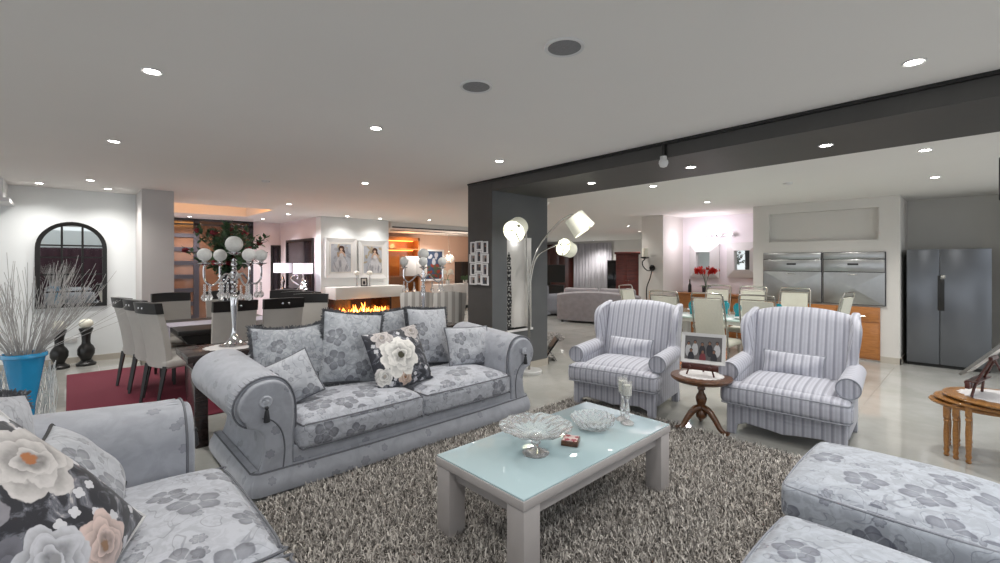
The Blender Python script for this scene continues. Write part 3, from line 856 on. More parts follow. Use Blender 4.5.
    cushion('lumbar_cushion', pil_label, .50, .25, .15, st, p, R(18), rz, R(1), seed=int(abs(rz * 100)), pipe=MT['lpipe'], group='striped lumbar cushions')
    return t
armchair('grey striped wingback armchair beside the arc lamp, the further of the pair', 'striped lumbar cushion on the armchair nearer the arc lamp', (4.46, 2.67, .0), R(-80))
armchair('grey striped wingback armchair beside the ottomans, the nearer of the pair', 'striped lumbar cushion on the armchair beside the ottomans', (4.80, 1.18, .0), R(-86))

# ------------------------------------------------------------------ round side table, doily, easel, photograph
ST = (4.26, 1.78)
t = thing('side_table', 'round dark walnut pedestal table between the two striped armchairs', 'table', (ST[0], ST[1], 0))
M().lathe([(.16, .445), (.235, .45), (.25, .462), (.262, .47), (.268, .485), (.262, .498), (.24, .502), (.02, .502)], 40).build('tabletop', MT['walnut'], t)
M().lathe([(.03, .10), (.045, .115), (.05, .15), (.038, .17), (.028, .19), (.033, .22), (.045, .26), (.05, .29), (.04, .32), (.026, .34), (.024, .36), (.036, .375), (.03, .40), (.05, .43), (.09, .447)], 20).build('pedestal', MT['walnut'], t)
for k in range(3):
    a = R(-96) + k * 2 * PI / 3; d = Vector((math.cos(a), math.sin(a), 0))
    pts = spline([d * .02 + Vector((0, 0, .20)), d * .07 + Vector((0, 0, .185)), d * .13 + Vector((0, 0, .12)), d * .18 + Vector((0, 0, .045)), d * .235 + Vector((0, 0, .022)), d * .25 + Vector((0, 0, .04))], 5)
    L = len(pts); M().tube(pts, [.034 - .018 * i / L for i in range(L)], 10).build('leg', MT['walnut'], t)
def doily(label, loc, rx, ry, n=24, group=None):
    m = M(); pr = []
    k = n * 4
    pts = [(rx * (1 + .04 * math.cos(2 * PI * i / k * n)) * math.cos(2 * PI * i / k), ry * (1 + .04 * math.cos(2 * PI * i / k * n)) * math.sin(2 * PI * i / k)) for i in range(k)]
    m.prism(pts, 0, .003, 'z')
    o = m.build('doily', MT['doily'], loc=loc, smooth=0); tag(o, label, 'doily', group); return o
doily('white lace doily on the round pedestal table', (ST[0], ST[1], .503), .19, .19)

def picture(spec, w, h):
    """flat coloured shapes: spec = [(material, kind, cx, cz, rx, rz, rot)], drawn in front of each other"""
    m = M(); mats = []; 
    for k, (mt, cx, cz, rx, rz, rot) in enumerate(spec):
        if mt not in mats: mats.append(mt)
        n = 4 if rot == 'r' else 16; y = -.0006 * (k + 1)
        if rot == 'r': pts = [(cx - rx, cz - rz), (cx + rx, cz - rz), (cx + rx, cz + rz), (cx - rx, cz + rz)]
        else: pts = [(cx + rx * math.cos(2 * PI * i / n) * math.cos(rot) - rz * math.sin(2 * PI * i / n) * math.sin(rot), cz + rx * math.cos(2 * PI * i / n) * math.sin(rot) + rz * math.sin(2 * PI * i / n) * math.cos(rot)) for i in range(n)]
        pts = [(max(-w / 2, min(w / 2, a)), max(-h / 2, min(h / 2, b))) for a, b in pts]
        m.add([(a, y, b) for a, b in pts], [tuple(range(len(pts)))], mats.index(mt))
    return m, mats
def flat(name, hexc): 
    if name not in MT: MT[name] = plain(name, hx(hexc), .5, var=.15, scale=40)
    return MT[name]
def frame_ring(m, w, h, b, d, mat=0, y0=0.0, bevel_in=0.0):
    """a mitred frame in xz, outer w x h, border b, depth d toward -y; bevel_in tilts the face to the opening"""
    o = [(-w / 2, -h / 2), (w / 2, -h / 2), (w / 2, h / 2), (-w / 2, h / 2)]
    i = [(-w / 2 + b, -h / 2 + b), (w / 2 - b, -h / 2 + b), (w / 2 - b, h / 2 - b), (-w / 2 + b, h / 2 - b)]
    vs = [(x, y0, z) for x, z in o] + [(x, y0 - d, z) for x, z in o] + [(x, y0 - d + bevel_in, z) for x, z in i] + [(x, y0, z) for x, z in i]
    fs = []
    for k in range(4):
        l = (k + 1) % 4
        fs += [(k, l, 4 + l, 4 + k), (4 + k, 4 + l, 8 + l, 8 + k), (8 + k, 8 + l, 12 + l, 12 + k), (12 + k, 12 + l, l, k)]
    m.add(vs, fs, mat)
def easel(label, loc, rz, s, mat):
    t = thing('easel', label, 'easel', loc, rz)
    m = M()
    for x in (-.09, .09): m.tube([(x * 1.3 * s, -.06 * s, 0), (x * .95 * s, -.045 * s, .10 * s), (x * .6 * s, .02 * s, .26 * s)], .008 * s, 6)
    m.build('front_leg', mat, t)
    M().tube([(0, .13 * s, 0), (0, .02 * s, .26 * s)], .008 * s, 6).build('back_leg', mat, t)
    m = M(); m.box((-.155 * s, -.085 * s, .055 * s), (.155 * s, -.06 * s, .105 * s), .003); m.box((-.155 * s, -.085 * s, .103 * s), (.155 * s, -.02 * s, .108 * s))
    m.box((-.07 * s, .01 * s, .255 * s), (.07 * s, .03 * s, .275 * s)); m.build('ledge', mat, t)
    for x in (-.085, .085): M().ball((x * s, -.09 * s, .085 * s), .016 * s, 8).build('knob', mat, t)
    return t
MT['redwood'] = wood('dark_red_wood', hx('3a1712'), hx('5a2a20'), .35, 8)
ang = R(-76)
easel('small dark wood easel holding the family photo on the round table', (ST[0] - .0, ST[1] - .0, .507), ang, 1.0, MT['redwood'])
sk = flat('photo_skin', '8a6450'); wt = flat('photo_white_shirt', 'c6c6c8'); dk = flat('photo_dark_clothes', '2d2c33'); bgp = flat('photo_backdrop', '6f6c6c'); rd = flat('photo_red', '7e3038')
sp = [(bgp, 0, 0, .2, .2, 'r')]
for i, (x, z, mt) in enumerate([(-.10, .0, wt), (-.055, .012, wt), (-.005, .0, dk), (.045, .01, dk), (.095, .012, wt), (-.08, -.05, dk), (.0, -.055, rd), (.075, -.05, dk)]):
    sp += [(mt, x * 1.25, z * 1.25 - .028, .027, .058, 0.0), (dk, x * 1.25, z * 1.25 + .041, .014, .015, 0.0), (sk, x * 1.25, z * 1.25 + .035, .0105, .0145, 0.0)]
tilt = R(14)
def framed(name, label, cat, w, h, border, fmat, spec, loc, rz, lean, group=None, d=.02, mat_w=0, bevel_in=.006):
    t = thing(name, label, cat, loc, rz, group); t.rotation_euler = (Matrix.Rotation(rz, 3, 'Z') @ Matrix.Rotation(-lean, 3, 'X')).to_euler()
    m = M(); frame_ring(m, w, h, border, d, 0, 0, bevel_in); m.build('frame', fmat, t, smooth=0)
    iw, ih = w - 2 * border, h - 2 * border
    if mat_w:
        m = M(); frame_ring(m, iw + .004, ih + .004, mat_w, d * .55, 0, 0, .004); m.build('mat_board', MT['paper'], t, smooth=0)
    m = M(); m.box((-iw / 2, -d * .35, -ih / 2), (iw / 2, 0, ih / 2)); m.build('backing', MT['paper'], t, smooth=0)
    m, mats = picture(spec, iw - 2 * mat_w, ih - 2 * mat_w); m.v = [(a, b - d * .36, c) for a, b, c in m.v]; m.build('picture', mats, t, smooth=0, weld=False)
    return t
w = Matrix.Translation((ST[0], ST[1], .507)) @ Matrix.Rotation(ang, 4, 'Z')
framed('framed_photograph', 'white framed family photo standing on the easel between the armchairs', 'photo frame', .375, .275, .03, MT['white'], sp, tuple(w @ Vector((.02, -.02, .245))), ang, tilt)

# ------------------------------------------------------------------ nest of tables at the right, easel
def turned_leg(x, y, h, mat, t, r=.019):
    m = M(); m.lathe([(r * .7, 0), (r, .012), (r * .7, .03), (r * 1.05, .05), (r * .8, .07), (r * .95, .12), (r * 1.05, h * .5), (r * .8, h * .68), (r * 1.1, h * .71), (r * .8, h * .74), (r * 1.1, h * .77), (r * 1.1, h * .79)], 12, (x, y, 0))
    m.box((x - r * 1.05, y - r * 1.05, h * .79), (x + r * 1.05, y + r * 1.05, h), .002); m.build('leg', mat, t)
def nest(label, c, rx, ry, h):
    t = thing('nesting_table', label, 'table', (c[0], c[1], 0), 0, 'nest of oak tables')
    M().lathe([(.9, h - .03), (.965, h - .027), (1.0, h - .014), (.985, h - .003), (.95, h), (.01, h)], 44, sx=rx, sy=ry).build('tabletop', MT['oak'], t)
    ax, ay = rx * .60, ry * .66
    for x in (-1, 1):
        for y in (-1, 1): turned_leg(x * ax, y * ay, h - .03, MT['oak'], t)
    m = M()
    m.box((-ax, -ay - .01, h - .095), (ax, -ay + .01, h - .03)); m.box((-ax, ay - .01, h - .095), (ax, ay + .01, h - .03)); m.box((ax - .01, -ay, h - .095), (ax + .01, ay, h - .03))
    if rx > .33: m.box((-ax - .01, -ay, h - .095), (-ax + .01, ay, h - .03))
    m.build('apron', MT['oak'], t, smooth=0)
nest('honey oak oval side table at the right edge, largest of the nest', (5.24, -.25), .36, .47, .50)
nest('honey oak table tucked under the oval one, middle of the nest', (5.25, -.14), .31, .41, .462)
nest('smallest honey oak table, innermost of the nest at the right edge', (5.26, -.04), .26, .34, .425)
doily('white lace doily on the oak nest of tables', (5.25, -.22, .501), .27, .34)
MT['slate'] = plain('grey_slate_cover', hx('5c5d60'), .4, var=.08)
EZ = (5.2, -.05); ez_r = R(168)
easel('dark wood table easel on the oak nest at the right edge', (EZ[0], EZ[1], .505), ez_r, 1.15, MT['redwood'])
w = Matrix.Translation((EZ[0], EZ[1], .505)) @ Matrix.Rotation(ez_r, 4, 'Z')
framed('framed_photograph', 'silver framed picture leaning back on the easel at the right edge', 'photo frame', .36, .46, .035, MT['nickel'], [(MT['slate'], 0, 0, .2, .3, 'r')], tuple(w @ Vector((0, .03, .335))), ez_r, R(40))

# ------------------------------------------------------------------ arc floor lamp
LX, LY = 4.66, 4.31
t = thing('floor_lamp', 'three-armed chrome arc floor lamp with round shades before the dark column', 'floor lamp', (0, 0, 0))
M().lathe([(.165, 0), (.17, .01), (.17, .045), (.16, .055), (.02, .057)], 40, (LX, LY, 0)).build('base', plain('white_marble', hx('d8d8d6'), .15, var=.12, scale=8), t)
def drum(name, c, axis, r, h, parent):
    ax = Vector(axis).normalized(); q = Vector((0, 0, 1)).rotation_difference(ax).to_matrix().to_4x4(); xf = Matrix.Translation(c) @ q
    m = M(); m.lathe([(r * .86, h / 2), (r, -h / 2), (r - .004, -h / 2), (r * .86 - .004, h / 2)], 28, xf=xf, cap=False); m.lathe([(r * .855, h / 2 - .002), (.02, h / 2 - .002)], 28, xf=xf, cap=False)
    s = m.build('lamp_shade', MT['shade'], parent)
    M().ball((0, 0, -h * .1), .04, 12, xf=xf).build('bulb', MT['bulb'], s)
    m = M()
    for k in range(3):
        a = k * 2.094; m.tube([(0, 0, -h * .32), (r * .96 * math.cos(a), r * .96 * math.sin(a), -h * .44)], .008, 5, xf=xf)
    m.tube([(0, 0, h / 2), (0, 0, -h * .35)], .008, 6, xf=xf); m.build('shade_ring', MT['iron'], s)
    L = bpy.data.lights.new('lamp_light', 'POINT'); L.energy = 6; L.color = (1, .96, .86); L.shadow_soft_size = .05
    lo = bpy.data.objects.new('lamp_light', L); lo.location = Vector(c) - ax * (h * .05); COL.objects.link(lo)
sh1 = Vector((4.30, 4.22, 1.99)); sh2 = Vector((4.92, 3.66, 2.06)); sh3 = Vector((5.12, 4.02, 1.74))
drum('a', sh1, (.77, .30, .40), .150, .20, t); drum('b', sh2, (-.28, .45, .70), .160, .24, t); drum('c', sh3, (.95, .0, -.25), .125, .19, t)
st = Vector((LX - .02, LY, 0))
for pts in ([st + Vector((-.01, 0, .05)), st + Vector((-.015, 0, .8)), st + Vector((-.02, 0, 1.35)), st + Vector((-.06, -.01, 1.72)), Vector((4.50, 4.24, 1.97)), sh1 + Vector((.11, -.01, .06))],
            [st + Vector((.01, 0, .05)), st + Vector((.01, 0, .8)), st + Vector((.012, -.02, 1.4)), st + Vector((.06, -.15, 1.78)), Vector((4.82, 3.95, 2.07)), Vector((4.86, 3.78, 2.17)), sh2 + Vector((-.05, .05, .12))],
            [st + Vector((.0, -.015, .05)), st + Vector((.0, -.015, .8)), st + Vector((.01, -.02, 1.25)), st + Vector((.10, -.06, 1.62)), Vector((4.95, 4.1, 1.78)), Vector((5.05, 4.06, 1.81)), sh3 + Vector((.10, -.03, .0))]):
    M().tube(spline(pts, 8), .0095, 8).build('arm', MT['nickel'], t)

# niche sculpture
t = thing('sculpture', 'tall slim spotted black and white figurine in the column niche', 'sculpture', (4.50, 4.565, .60))
n = N('spotted_lacquer', .3); m_, v_, c_, r_ = flowers(n, n.uv(), 26, .42, 5); n.color(n.mix(m_, hx('141415'), hx('a9a8a4')))
M().lathe([(.05, .02), (.035, .06), (.034, .2), (.044, .4), (.036, .6), (.03, .78), (.04, .86), (.024, .93), (.034, .99), (.016, 1.06), (.002, 1.09)], 12).build('body', n.m, t)
M().box((-.055, -.045, 0), (.055, .045, .03), .004).build('base', MT['black'], t)
# photo collage on the column's left face
t = thing('photo_collage', 'white twelve-photo collage frame hanging on the dark column', 'photo frame', (4.105, 4.74, 1.53), R(-90))
rg = random.Random(11)
tones = ['5b5757', '8f8a88', '3c3a3d', 'a7a09c', '6f6a72', '4b4f58']
for cxi in range(3):
    for rr in range(4):
        wd_, hh = .125, .155
        x = (cxi - 1) * .125; z = (1.5 - rr) * .15 + (.02 if cxi == 1 else -.008); lan = (rr + cxi) % 2
        ww, h2 = (.135, .125) if lan else (.105, .165)
        m = M(); frame_ring(m, ww, h2, .017, .018 + .003 * lan); m.v = [(a + x, b, c + z) for a, b, c in m.v]; f = m.build('frame', MT['white'], t, smooth=0)
        m = M(); m.box((x - ww / 2 + .012, -.006, z - h2 / 2 + .012), (x + ww / 2 - .012, 0, z + h2 / 2 - .012))
        pc = flat('collage_tone_%d' % ((cxi * 4 + rr) % 6), tones[(cxi * 4 + rr) % 6])
        p = m.build('photo', pc, f, smooth=0)
        m, mats = picture([(flat('collage_figure', '2a282a'), x + .005, z - .02, .02, .035, .1), (flat('photo_skin', '8a6450'), x + .005, z + .02, .013, .016, 0.0)], 9, 9); m.v = [(a, b - .007, c) for a, b, c in m.v]
        m.build('photo_figure', mats, f, smooth=0, weld=False)
# ------------------------------------------------------------------ console behind the sofa, candelabra
t = thing('console_table', 'long dark wood console table behind the two-seat sofa', 'table', (0, 0, 0))
b = M(); b.box((.70, 4.42, .72), (3.55, 4.98, .78), .006); b.build('tabletop', MT['darkwood'], t)
b = M(); b.prism([(.74, .70), (3.51, .70), (3.49, .62), (.78, .62)], 4.45, 4.95, 'y'); b.box((.74, 4.45, .70), (3.51, 4.95, .72)); b.build('apron', MT['espresso'], t, smooth=0)
for x0 in (.76, 3.40):
    b = M(); b.prism([(4.47, 0), (4.93, 0), (4.90, .25), (4.90, .64), (4.50, .64), (4.50, .25)], x0, x0 + .1, 'x', bev=.01); b.build('end_panel', MT['darkwood'], t)
def candelabra(label, loc, rz, s):
    t = thing('candelabra', label, 'candelabra', loc, rz, 'crystal candelabras on the console'); t.scale = (s, s, s)
    ch, cr = MT['chrome'], MT['crystal']
    M().lathe([(.125, 0), (.125, .008), (.095, .02), (.055, .045), (.03, .085), (.018, .13), (.016, .17), (.022, .25), (.030, .36), (.034, .44), (.028, .46), (.018, .475)], 24).build('base', ch, t)
    m = M(); z = .475
    for k, r in enumerate((.03, .022, .034, .024, .03, .02, .028, .02)):
        m.ball((0, 0, z + r * .8), r, 10, sz=.9); z += r * 1.55
    m.build('stem', ch, t, smooth=15)
    M().lathe([(.008, .83), (.03, .835), (.055, .85), (.057, .856), (.02, .852), (.02, .87)], 18).build('drip_pan', ch, t)
    M().ball((0, 0, .93), .074, 20).build('candle_ball', MT['whiteball'], t)
    for k in range(4):
        a = R(20) + k * PI / 2; d = Vector((math.cos(a), math.sin(a), 0)); zz = Vector((0, 0, 1))
        pts = spline([d * .02 + zz * .60, d * .07 + zz * .66, d * .13 + zz * .60, d * .19 + zz * .56, d * .245 + zz * .60, d * .255 + zz * .68, d * .25 + zz * .745], 6)
        ar = M().tube(pts, .009, 8).build('arm', ch, t)
        p = d * .25
        M().lathe([(.006, .72), (.018, .74), (.05, .752), (.052, .758), (.018, .756), (.022, .775)], 16, (p.x, p.y, 0)).build('drip_pan', ch, ar)
        M().ball((p.x, p.y, .83), .057, 18).build('candle_ball', MT['whiteball'], ar)
        m = M(); zc = .56
        for q in range(5): m.ball((p.x, p.y, .565 - .018 * q), .011, 6)
        m.ball((p.x, p.y, .455), .028, 8, sz=1.2); m.build('crystal_drop', cr, ar, smooth=10)
        for q in (.45, .8):
            pp = d * (.26 * q); m = M()
            for w_ in range(4): m.ball((pp.x, pp.y, .55 - .019 * w_), .012, 6)
            m.ball((pp.x, pp.y, .455), .025, 8, sz=1.3); m.build('crystal_drop', cr, ar, smooth=10)
candelabra('chrome five-ball candelabra on a doily at the left end of the console', (1.10, 4.70, .784), R(-6), 1.0)
candelabra('chrome five-ball candelabra at the right end of the console', (3.17, 4.72, .784), R(36), .93)
doily('white lace doily under the left candelabra', (1.12, 4.69, .78), .26, .2, group=None)
doily('white lace doily under the right candelabra', (3.17, 4.72, .78), .24, .2, group=None)

# ------------------------------------------------------------------ dining corner
n = N('red_woven_rug', .9); u, v, _ = n.sep(n.uv())
f = (v * 30).fract(); g = n.noise(n.uv(), 60, 3)
n.color(n.mix((1.0 - (f - .5).abs().smooth(.1, .4)) * .5 + g * .3, hx('7d2539'), hx('4c1425'))); n.bump(f, .4, .004)
o = M().box((-.02, 5.35, .001), (3.2, 8.55, .014), .004).build('red_rug', n.m); tag(o, 'dark red woven rug under the dining table', 'rug')
t = thing('dining_table', 'dark wood dining table with a pale runner on the red rug', 'table', (0, 0, 0))
b = M(); b.box((.87, 6.05, .73), (2.02, 7.35, .785), .008); b.build('tabletop', MT['espresso'], t)
b = M(); b.prism([(.90, .73), (1.99, .73), (1.92, .62), (.97, .62)], 6.1, 7.3, 'y'); b.build('apron', MT['espresso'], t, smooth=0)
for x in (1.2, 1.65):
    for y in (6.4, 6.95): M().box((x, y, .014), (x + .1, y + .1, .64), .006).build('leg', MT['espresso'], t)
n = N('lilac_runner', .8); n.color(n.mix(n.noise(n.obj(), 14, 3), hx('d8d3dc'), hx('b9b2c4')))
o = M().box((.86, 6.52, .785), (2.035, 6.98, .789)).box((.858, 6.52, .60), (.862, 6.98, .789)).build('table_runner', n.m, smooth=0); tag(o, 'pale lilac runner across the dark dining table', 'runner')

def dining_chair(label, loc, rz):
    """front is -y ... the back stands at +y"""
    t = thing('dining_chair', label, 'chair', loc, rz, 'cream dining chairs')
    M().rbox((0, -.02, .44), (.44, .46, .11), .04, 8, crown=.02).build('seat', MT['cream'], t, smooth=60)
    prof = [(-.16, .0), (.16, .0)]
    vs = []; fs = []; seg, hs = 12, 12
    def pt(u, v, s):
        z = .40 + v * .60; y = .20 + .10 * v ** 1.6 - .035 * u * u; w = .205 + .015 * v
        return (u * w, y + s * .03, z)
    for s in (-1, 1):
        for i in range(seg + 1):
            for j in range(hs + 1): vs.append(pt(-1 + 2 * i / seg, j / hs, s))
    m = hs + 1; o = (seg + 1) * m
    for i in range(seg):
        for j in range(hs):
            fs += [(i * m + j, (i + 1) * m + j, (i + 1) * m + j + 1, i * m + j + 1), (o + i * m + j, o + i * m + j + 1, o + (i + 1) * m + j + 1, o + (i + 1) * m + j)]
        fs += [(i * m + hs, (i + 1) * m + hs, o + (i + 1) * m + hs, o + i * m + hs), (i * m, o + i * m, o + (i + 1) * m, (i + 1) * m)]
    for j in range(hs): fs += [(j, j + 1, o + j + 1, o + j), (seg * m + j, o + seg * m + j, o + seg * m + j + 1, seg * m + j + 1)]
    M().add(vs, fs).build('backrest', MT['cream'], t, smooth=50)
    # dark top rail with two studs
    vs = []; fs = []
    for i in range(seg + 1):
        u = -1 + 2 * i / seg
        for (dy, z) in ((-.036, .985), (.036, .985), (.042, 1.10), (-.03, 1.10)):
            y = .20 + .10 - .035 * u * u; vs.append((u * .225, y + dy + (.012 if z > 1 else 0), z + (.008 * (1 - u * u) if z > 1 else 0)))
    for i in range(seg):
        for j in range(4): fs.append((i * 4 + j, i * 4 + (j + 1) % 4, (i + 1) * 4 + (j + 1) % 4, (i + 1) * 4 + j))
    fs += [(3, 2, 1, 0), (seg * 4, seg * 4 + 1, seg * 4 + 2, seg * 4 + 3)]
    r = M().add(vs, fs).build('top_rail', MT['espresso'], t, smooth=40)
    for x in (-.035, .035): M().box((x - .011, .335, 1.035), (x + .011, .353, 1.057), .003).build('stud', MT['chrome'], r)
    for x in (-1, 1):
        M().tube([(x * .175, -.20, .0), (x * .185, -.2, .42)], [.016, .026], 4).build('leg', MT['espresso'], t, smooth=0)
        M().tube([(x * .175, .27, .0), (x * .185, .2, .42)], [.016, .026], 4).build('leg', MT['espresso'], t, smooth=0)
    return t
d0 = dining_chair('cream dining chair on the left of the dark table, nearest the camera', (.88, 6.22, .014), R(108))
for loc, rz, lab in [((.82, 6.74, .014), R(106), 'cream dining chair on the table left side, middle of three'),
                     ((.74, 7.26, .014), R(104), 'cream dining chair on the table left side, furthest of three'),
                     ((1.35, 6.03, .014), R(182), 'cream dining chair with its back to the left candelabra'),
                     ((1.88, 6.01, .014), R(178), 'cream dining chair backing the console, right of the left candelabra'),
                     ((2.24, 6.02, .014), R(-32), 'cream dining chair on the table right side, nearest the fireplace flames'),
                     ((2.26, 6.56, .014), R(-32), 'cream dining chair on the table right side, middle of three'),
                     ((2.28, 7.10, .014), R(-32), 'cream dining chair on the table right side, furthest of three'),
                     ((1.06, 7.52, .014), R(4), 'cream dining chair at the far end, in front of the white pillar'),
                     ((1.66, 7.55, .014), R(-4), 'cream dining chair at the far end, behind the flower vase')]:
    dup(d0, loc, rz, lab)
# flower vase on the dining table
t = thing('flower_arrangement', 'tall vase of dark red flowers and greenery on the dining table', 'flowers', (1.50, 6.72, .79))
M().lathe([(.075, 0), (.08, .02), (.05, .1), (.042, .3), (.06, .5), (.085, .66), (.08, .665), (.055, .5), (.03, .3), (.001, .28)], 20).build('vase', MT['dark'], t)
m = M(); rg = random.Random(4)
for k in range(14):
    a = k * .45; 
    for q in range(14): m.ball((.10 * math.cos(a), .10 * math.sin(a), .02 + q * .043), .012, 6)
m.build('bead_string', MT['chrome'], t, smooth=0)
st_, lf, fl = M(), M(), M()
for k in range(60):
    a = rg.uniform(0, 2 * PI); rr = rg.uniform(.05, .48); h = .68 + rg.uniform(.05, .58) * (1 - .45 * rr)
    top = Vector((rr * math.cos(a), rr * math.sin(a) , h)); pts = spline([(0, 0, .5), (top.x * .3, top.y * .3, .5 + (h - .5) * .6), tuple(top)], 4)
    st_.tube(pts, .004, 4)
    for p in pts[3:]:
        for q in range(6):
            d = Vector((rg.gauss(0, 1), rg.gauss(0, 1), rg.gauss(.2, .7))).normalized(); s = d.cross(Vector((0, 0, 1))).normalized() * .024; L = rg.uniform(.06, .12)
            c0 = Vector(p); lf.add([c0, c0 + d * L * .5 + s, c0 + d * L, c0 + d * L * .5 - s], [(0, 1, 2, 3)])
    if rg.random() < .42:
        fl = M()
        for q in range(8):
            d = Vector((rg.gauss(0, 1), rg.gauss(0, 1), rg.gauss(.3, 1))).normalized() * .022
            fl.ball(top + d, .024, 6, sz=.7)
        fl.build('bloom', MT['redleaf'], t)
st_.build('stems', MT['green'], t); lf.build('leaves', MT['green'], t, smooth=0)

# ------------------------------------------------------------------ left corner
t = thing('wall_mirror', 'black arched window-pane mirror on the left wall', 'mirror', (.04, 9.535, 0))
hw, z0, zs = .40, .86, 1.76
outer = [(-hw, z0), (hw, z0), (hw, zs)] + arc((0, zs), hw, 0, PI, 20)[1:]
inner = [(-hw + .055, z0 + .055), (hw - .055, z0 + .055), (hw - .055, zs)] + arc((0, zs), hw - .055, 0, PI, 20)[1:]
k = len(outer); vs = [(x, 0, z) for x, z in outer] + [(x, -.04, z) for x, z in outer] + [(x, -.03, z) for x, z in inner] + [(x, 0, z) for x, z in inner]; fs = []
for i in range(k):
    j = (i + 1) % k
    fs += [(i, j, k + j, k + i), (k + i, k + j, 2 * k + j, 2 * k + i), (2 * k + i, 2 * k + j, 3 * k + j, 3 * k + i)]
M().add(vs, fs).build('frame', MT['black'], t, smooth=30)
m = M(); m.prism(inner, -.012, -.004, 'y'); m.build('mirror_glass', MT['mirror'], t, smooth=0)
m = M()
for x in (-.115, .115): m.box((x - .013, -.03, z0 + .05), (x + .013, -.012, zs + math.sqrt(.345 ** 2 - .115 ** 2)))
for z in (1.10, 1.36, 1.62, 1.80): m.box((-.345, -.028, z - .011), (.345, -.012, z + .011))
m.build('glazing_bars', MT['black'], t, smooth=0)
def pillar(label, x, y):
    t = thing('candle_pillar', label, 'candle stand', (x, y, 0), 0, 'black candle pillars')
    M().lathe([(.115, 0), (.118, .03), (.09, .05), (.06, .08), (.075, .12), (.10, .17), (.102, .24), (.08, .29), (.055, .32), (.05, .36), (.055, .45), (.075, .52), (.085, .545), (.08, .56), (.02, .56)], 24).build('stand', MT['black'], t)
    M().ball((0, 0, .625), .085, 18, sz=.85).build('candle', MT['candle'], t)
pillar('black turned pillar with round cream candle, next to the twigs', -.10, 9.22)
pillar('black turned pillar with round cream candle, nearer the red rug', .19, 9.25)
t = thing('wall_outlet', 'white double socket low on the left wall between the black pillars', 'socket', (.02, 9.549, .36))
M().box((-.075, -.012, -.045), (.075, 0, .045), .004).build('plate', MT['white'], t)
for x in (-.035, .035): M().box((x - .02, -.015, -.02), (x + .02, -.011, .02), .003).build('socket', MT['grey_wall'], t)
# blue vase of twigs in a white wire stand
VX, VY = -.20, 4.10
t = thing('vase', 'tall cone-shaped blue vase behind the near sofa', 'vase', (VX, VY, .30))
M().lathe([(.06, 0), (.06, .02), (.045, .08), (.04, .2), (.05, .36), (.075, .52), (.093, .64), (.104, .68), (.097, .68), (.086, .63), (.062, .5), (.04, .36), (.025, .2), (.001, .18)], 28).build('body', MT['blue'], t)
M().lathe([(.101, .655), (.106, .66), (.107, .678), (.103, .684), (.096, .68)], 28, cap=False).build('rim', MT['blue'], t)
t = thing('twig_bunch', 'bunch of thin white painted twigs standing in the blue vase', 'twigs', (VX, VY, .30))
m = M(); rg = random.Random(9)
for k in range(120):
    a = rg.uniform(0, 2 * PI); r0 = rg.uniform(0, .05); sp_ = abs(rg.gauss(.0, .17)) + .03; h = rg.uniform(.34, .62) - sp_ * .3
    if k % 3 == 0: a = rg.gauss(R(-15), .5); sp_ = rg.uniform(.06, .27); h = rg.uniform(.36, .62) - sp_ * .25
    d = Vector((math.cos(a), math.sin(a), 0)); zz = Vector((0, 0, 1)); bend = Vector((rg.uniform(-.03, .03), rg.uniform(-.03, .03), 0))
    pts = spline([d * r0 * .3 + zz * .24, d * (r0 * .5 + .012) + zz * .45, d * (r0 * .7 + .038) + zz * .66, d * (.09 + sp_ * .45) + zz * (.68 + h * .45) + bend, d * (.1 + sp_) + zz * (.68 + h)], 3)
    m.tube(pts, [(.0026 - .0017 * i / len(pts)) for i in range(len(pts))], 4)
    if rg.random() < .8:
        p = pts[-4]; e = pts[-1] + Vector((rg.uniform(-.06, .06), rg.uniform(-.06, .06), rg.uniform(-.02, .05))); m.tube([p, (p + e) / 2 + bend * .4, e], .0012, 4)
m.build('twigs', MT['twig'], t, smooth=30)
t = thing('wire_stand', 'white woven wire plant stand holding up the blue vase', 'stand', (VX, VY, 0))
m = M(); rg = random.Random(2)
for k in range(64):
    a = R(-90 + 74) + R(212) * k / 64; r = .125 + rg.uniform(-.015, .015)
    pts = []
    for q in range(7):
        z = q / 6 * rg.uniform(.9, 1.0); aa = a + .22 * math.sin(q * 1.3 + k); rr = r + .012 * math.sin(q * 2 + k * 2)
        pts.append((rr * math.cos(aa), rr * math.sin(aa), z * .92))
    m.tube(spline(pts, 2), .002, 4)
m.build('wire_mesh', MT['wire'], t, smooth=30)
M().lathe([(.135, .0), (.135, .015), (.01, .015)], 28).lathe([(.13, .285), (.13, .30), (.01, .30)], 28).build('shelf', MT['wire'], t)

# ------------------------------------------------------------------ entrance hall
t = thing('glazed_door', 'dark lattice-framed glass front door at the back of the hall', 'door', (0, 13.79, 0))
amber = plain('amber_tinted_glass', hx('76543f'), .12, var=.25, scale=4, Coat_Weight=.6)
m = M(); 
for x0, x1 in ((1.62, 1.80), (2.30, 2.42), (2.98, 3.1), (3.58, 3.68)): m.box((x0, -.06, 0), (x1, 0, 2.62))
m.box((1.62, -.06, 2.48), (3.68, 0, 2.53)); m.box((1.62, -.06, 2.6), (3.68, 0, 2.65)); m.build('frame', MT['dark'], t, smooth=0)
m = M()
for i in range(7): m.box((1.80, -.055, .1 + i * .345), (2.30, -.01, .2 + i * .345))
m.build('door_rails', MT['dark'], t, smooth=0)
M().box((1.8, -.03, 0), (2.3, -.02, 2.6)).build('pane', amber, t, smooth=0)
M().box((2.42, -.03, 0), (2.98, -.02, 2.6)).build('pane', amber, t, smooth=0)
M().box((3.1, -.03, 0), (3.58, -.02, 2.6)).build('pane', amber, t, smooth=0)
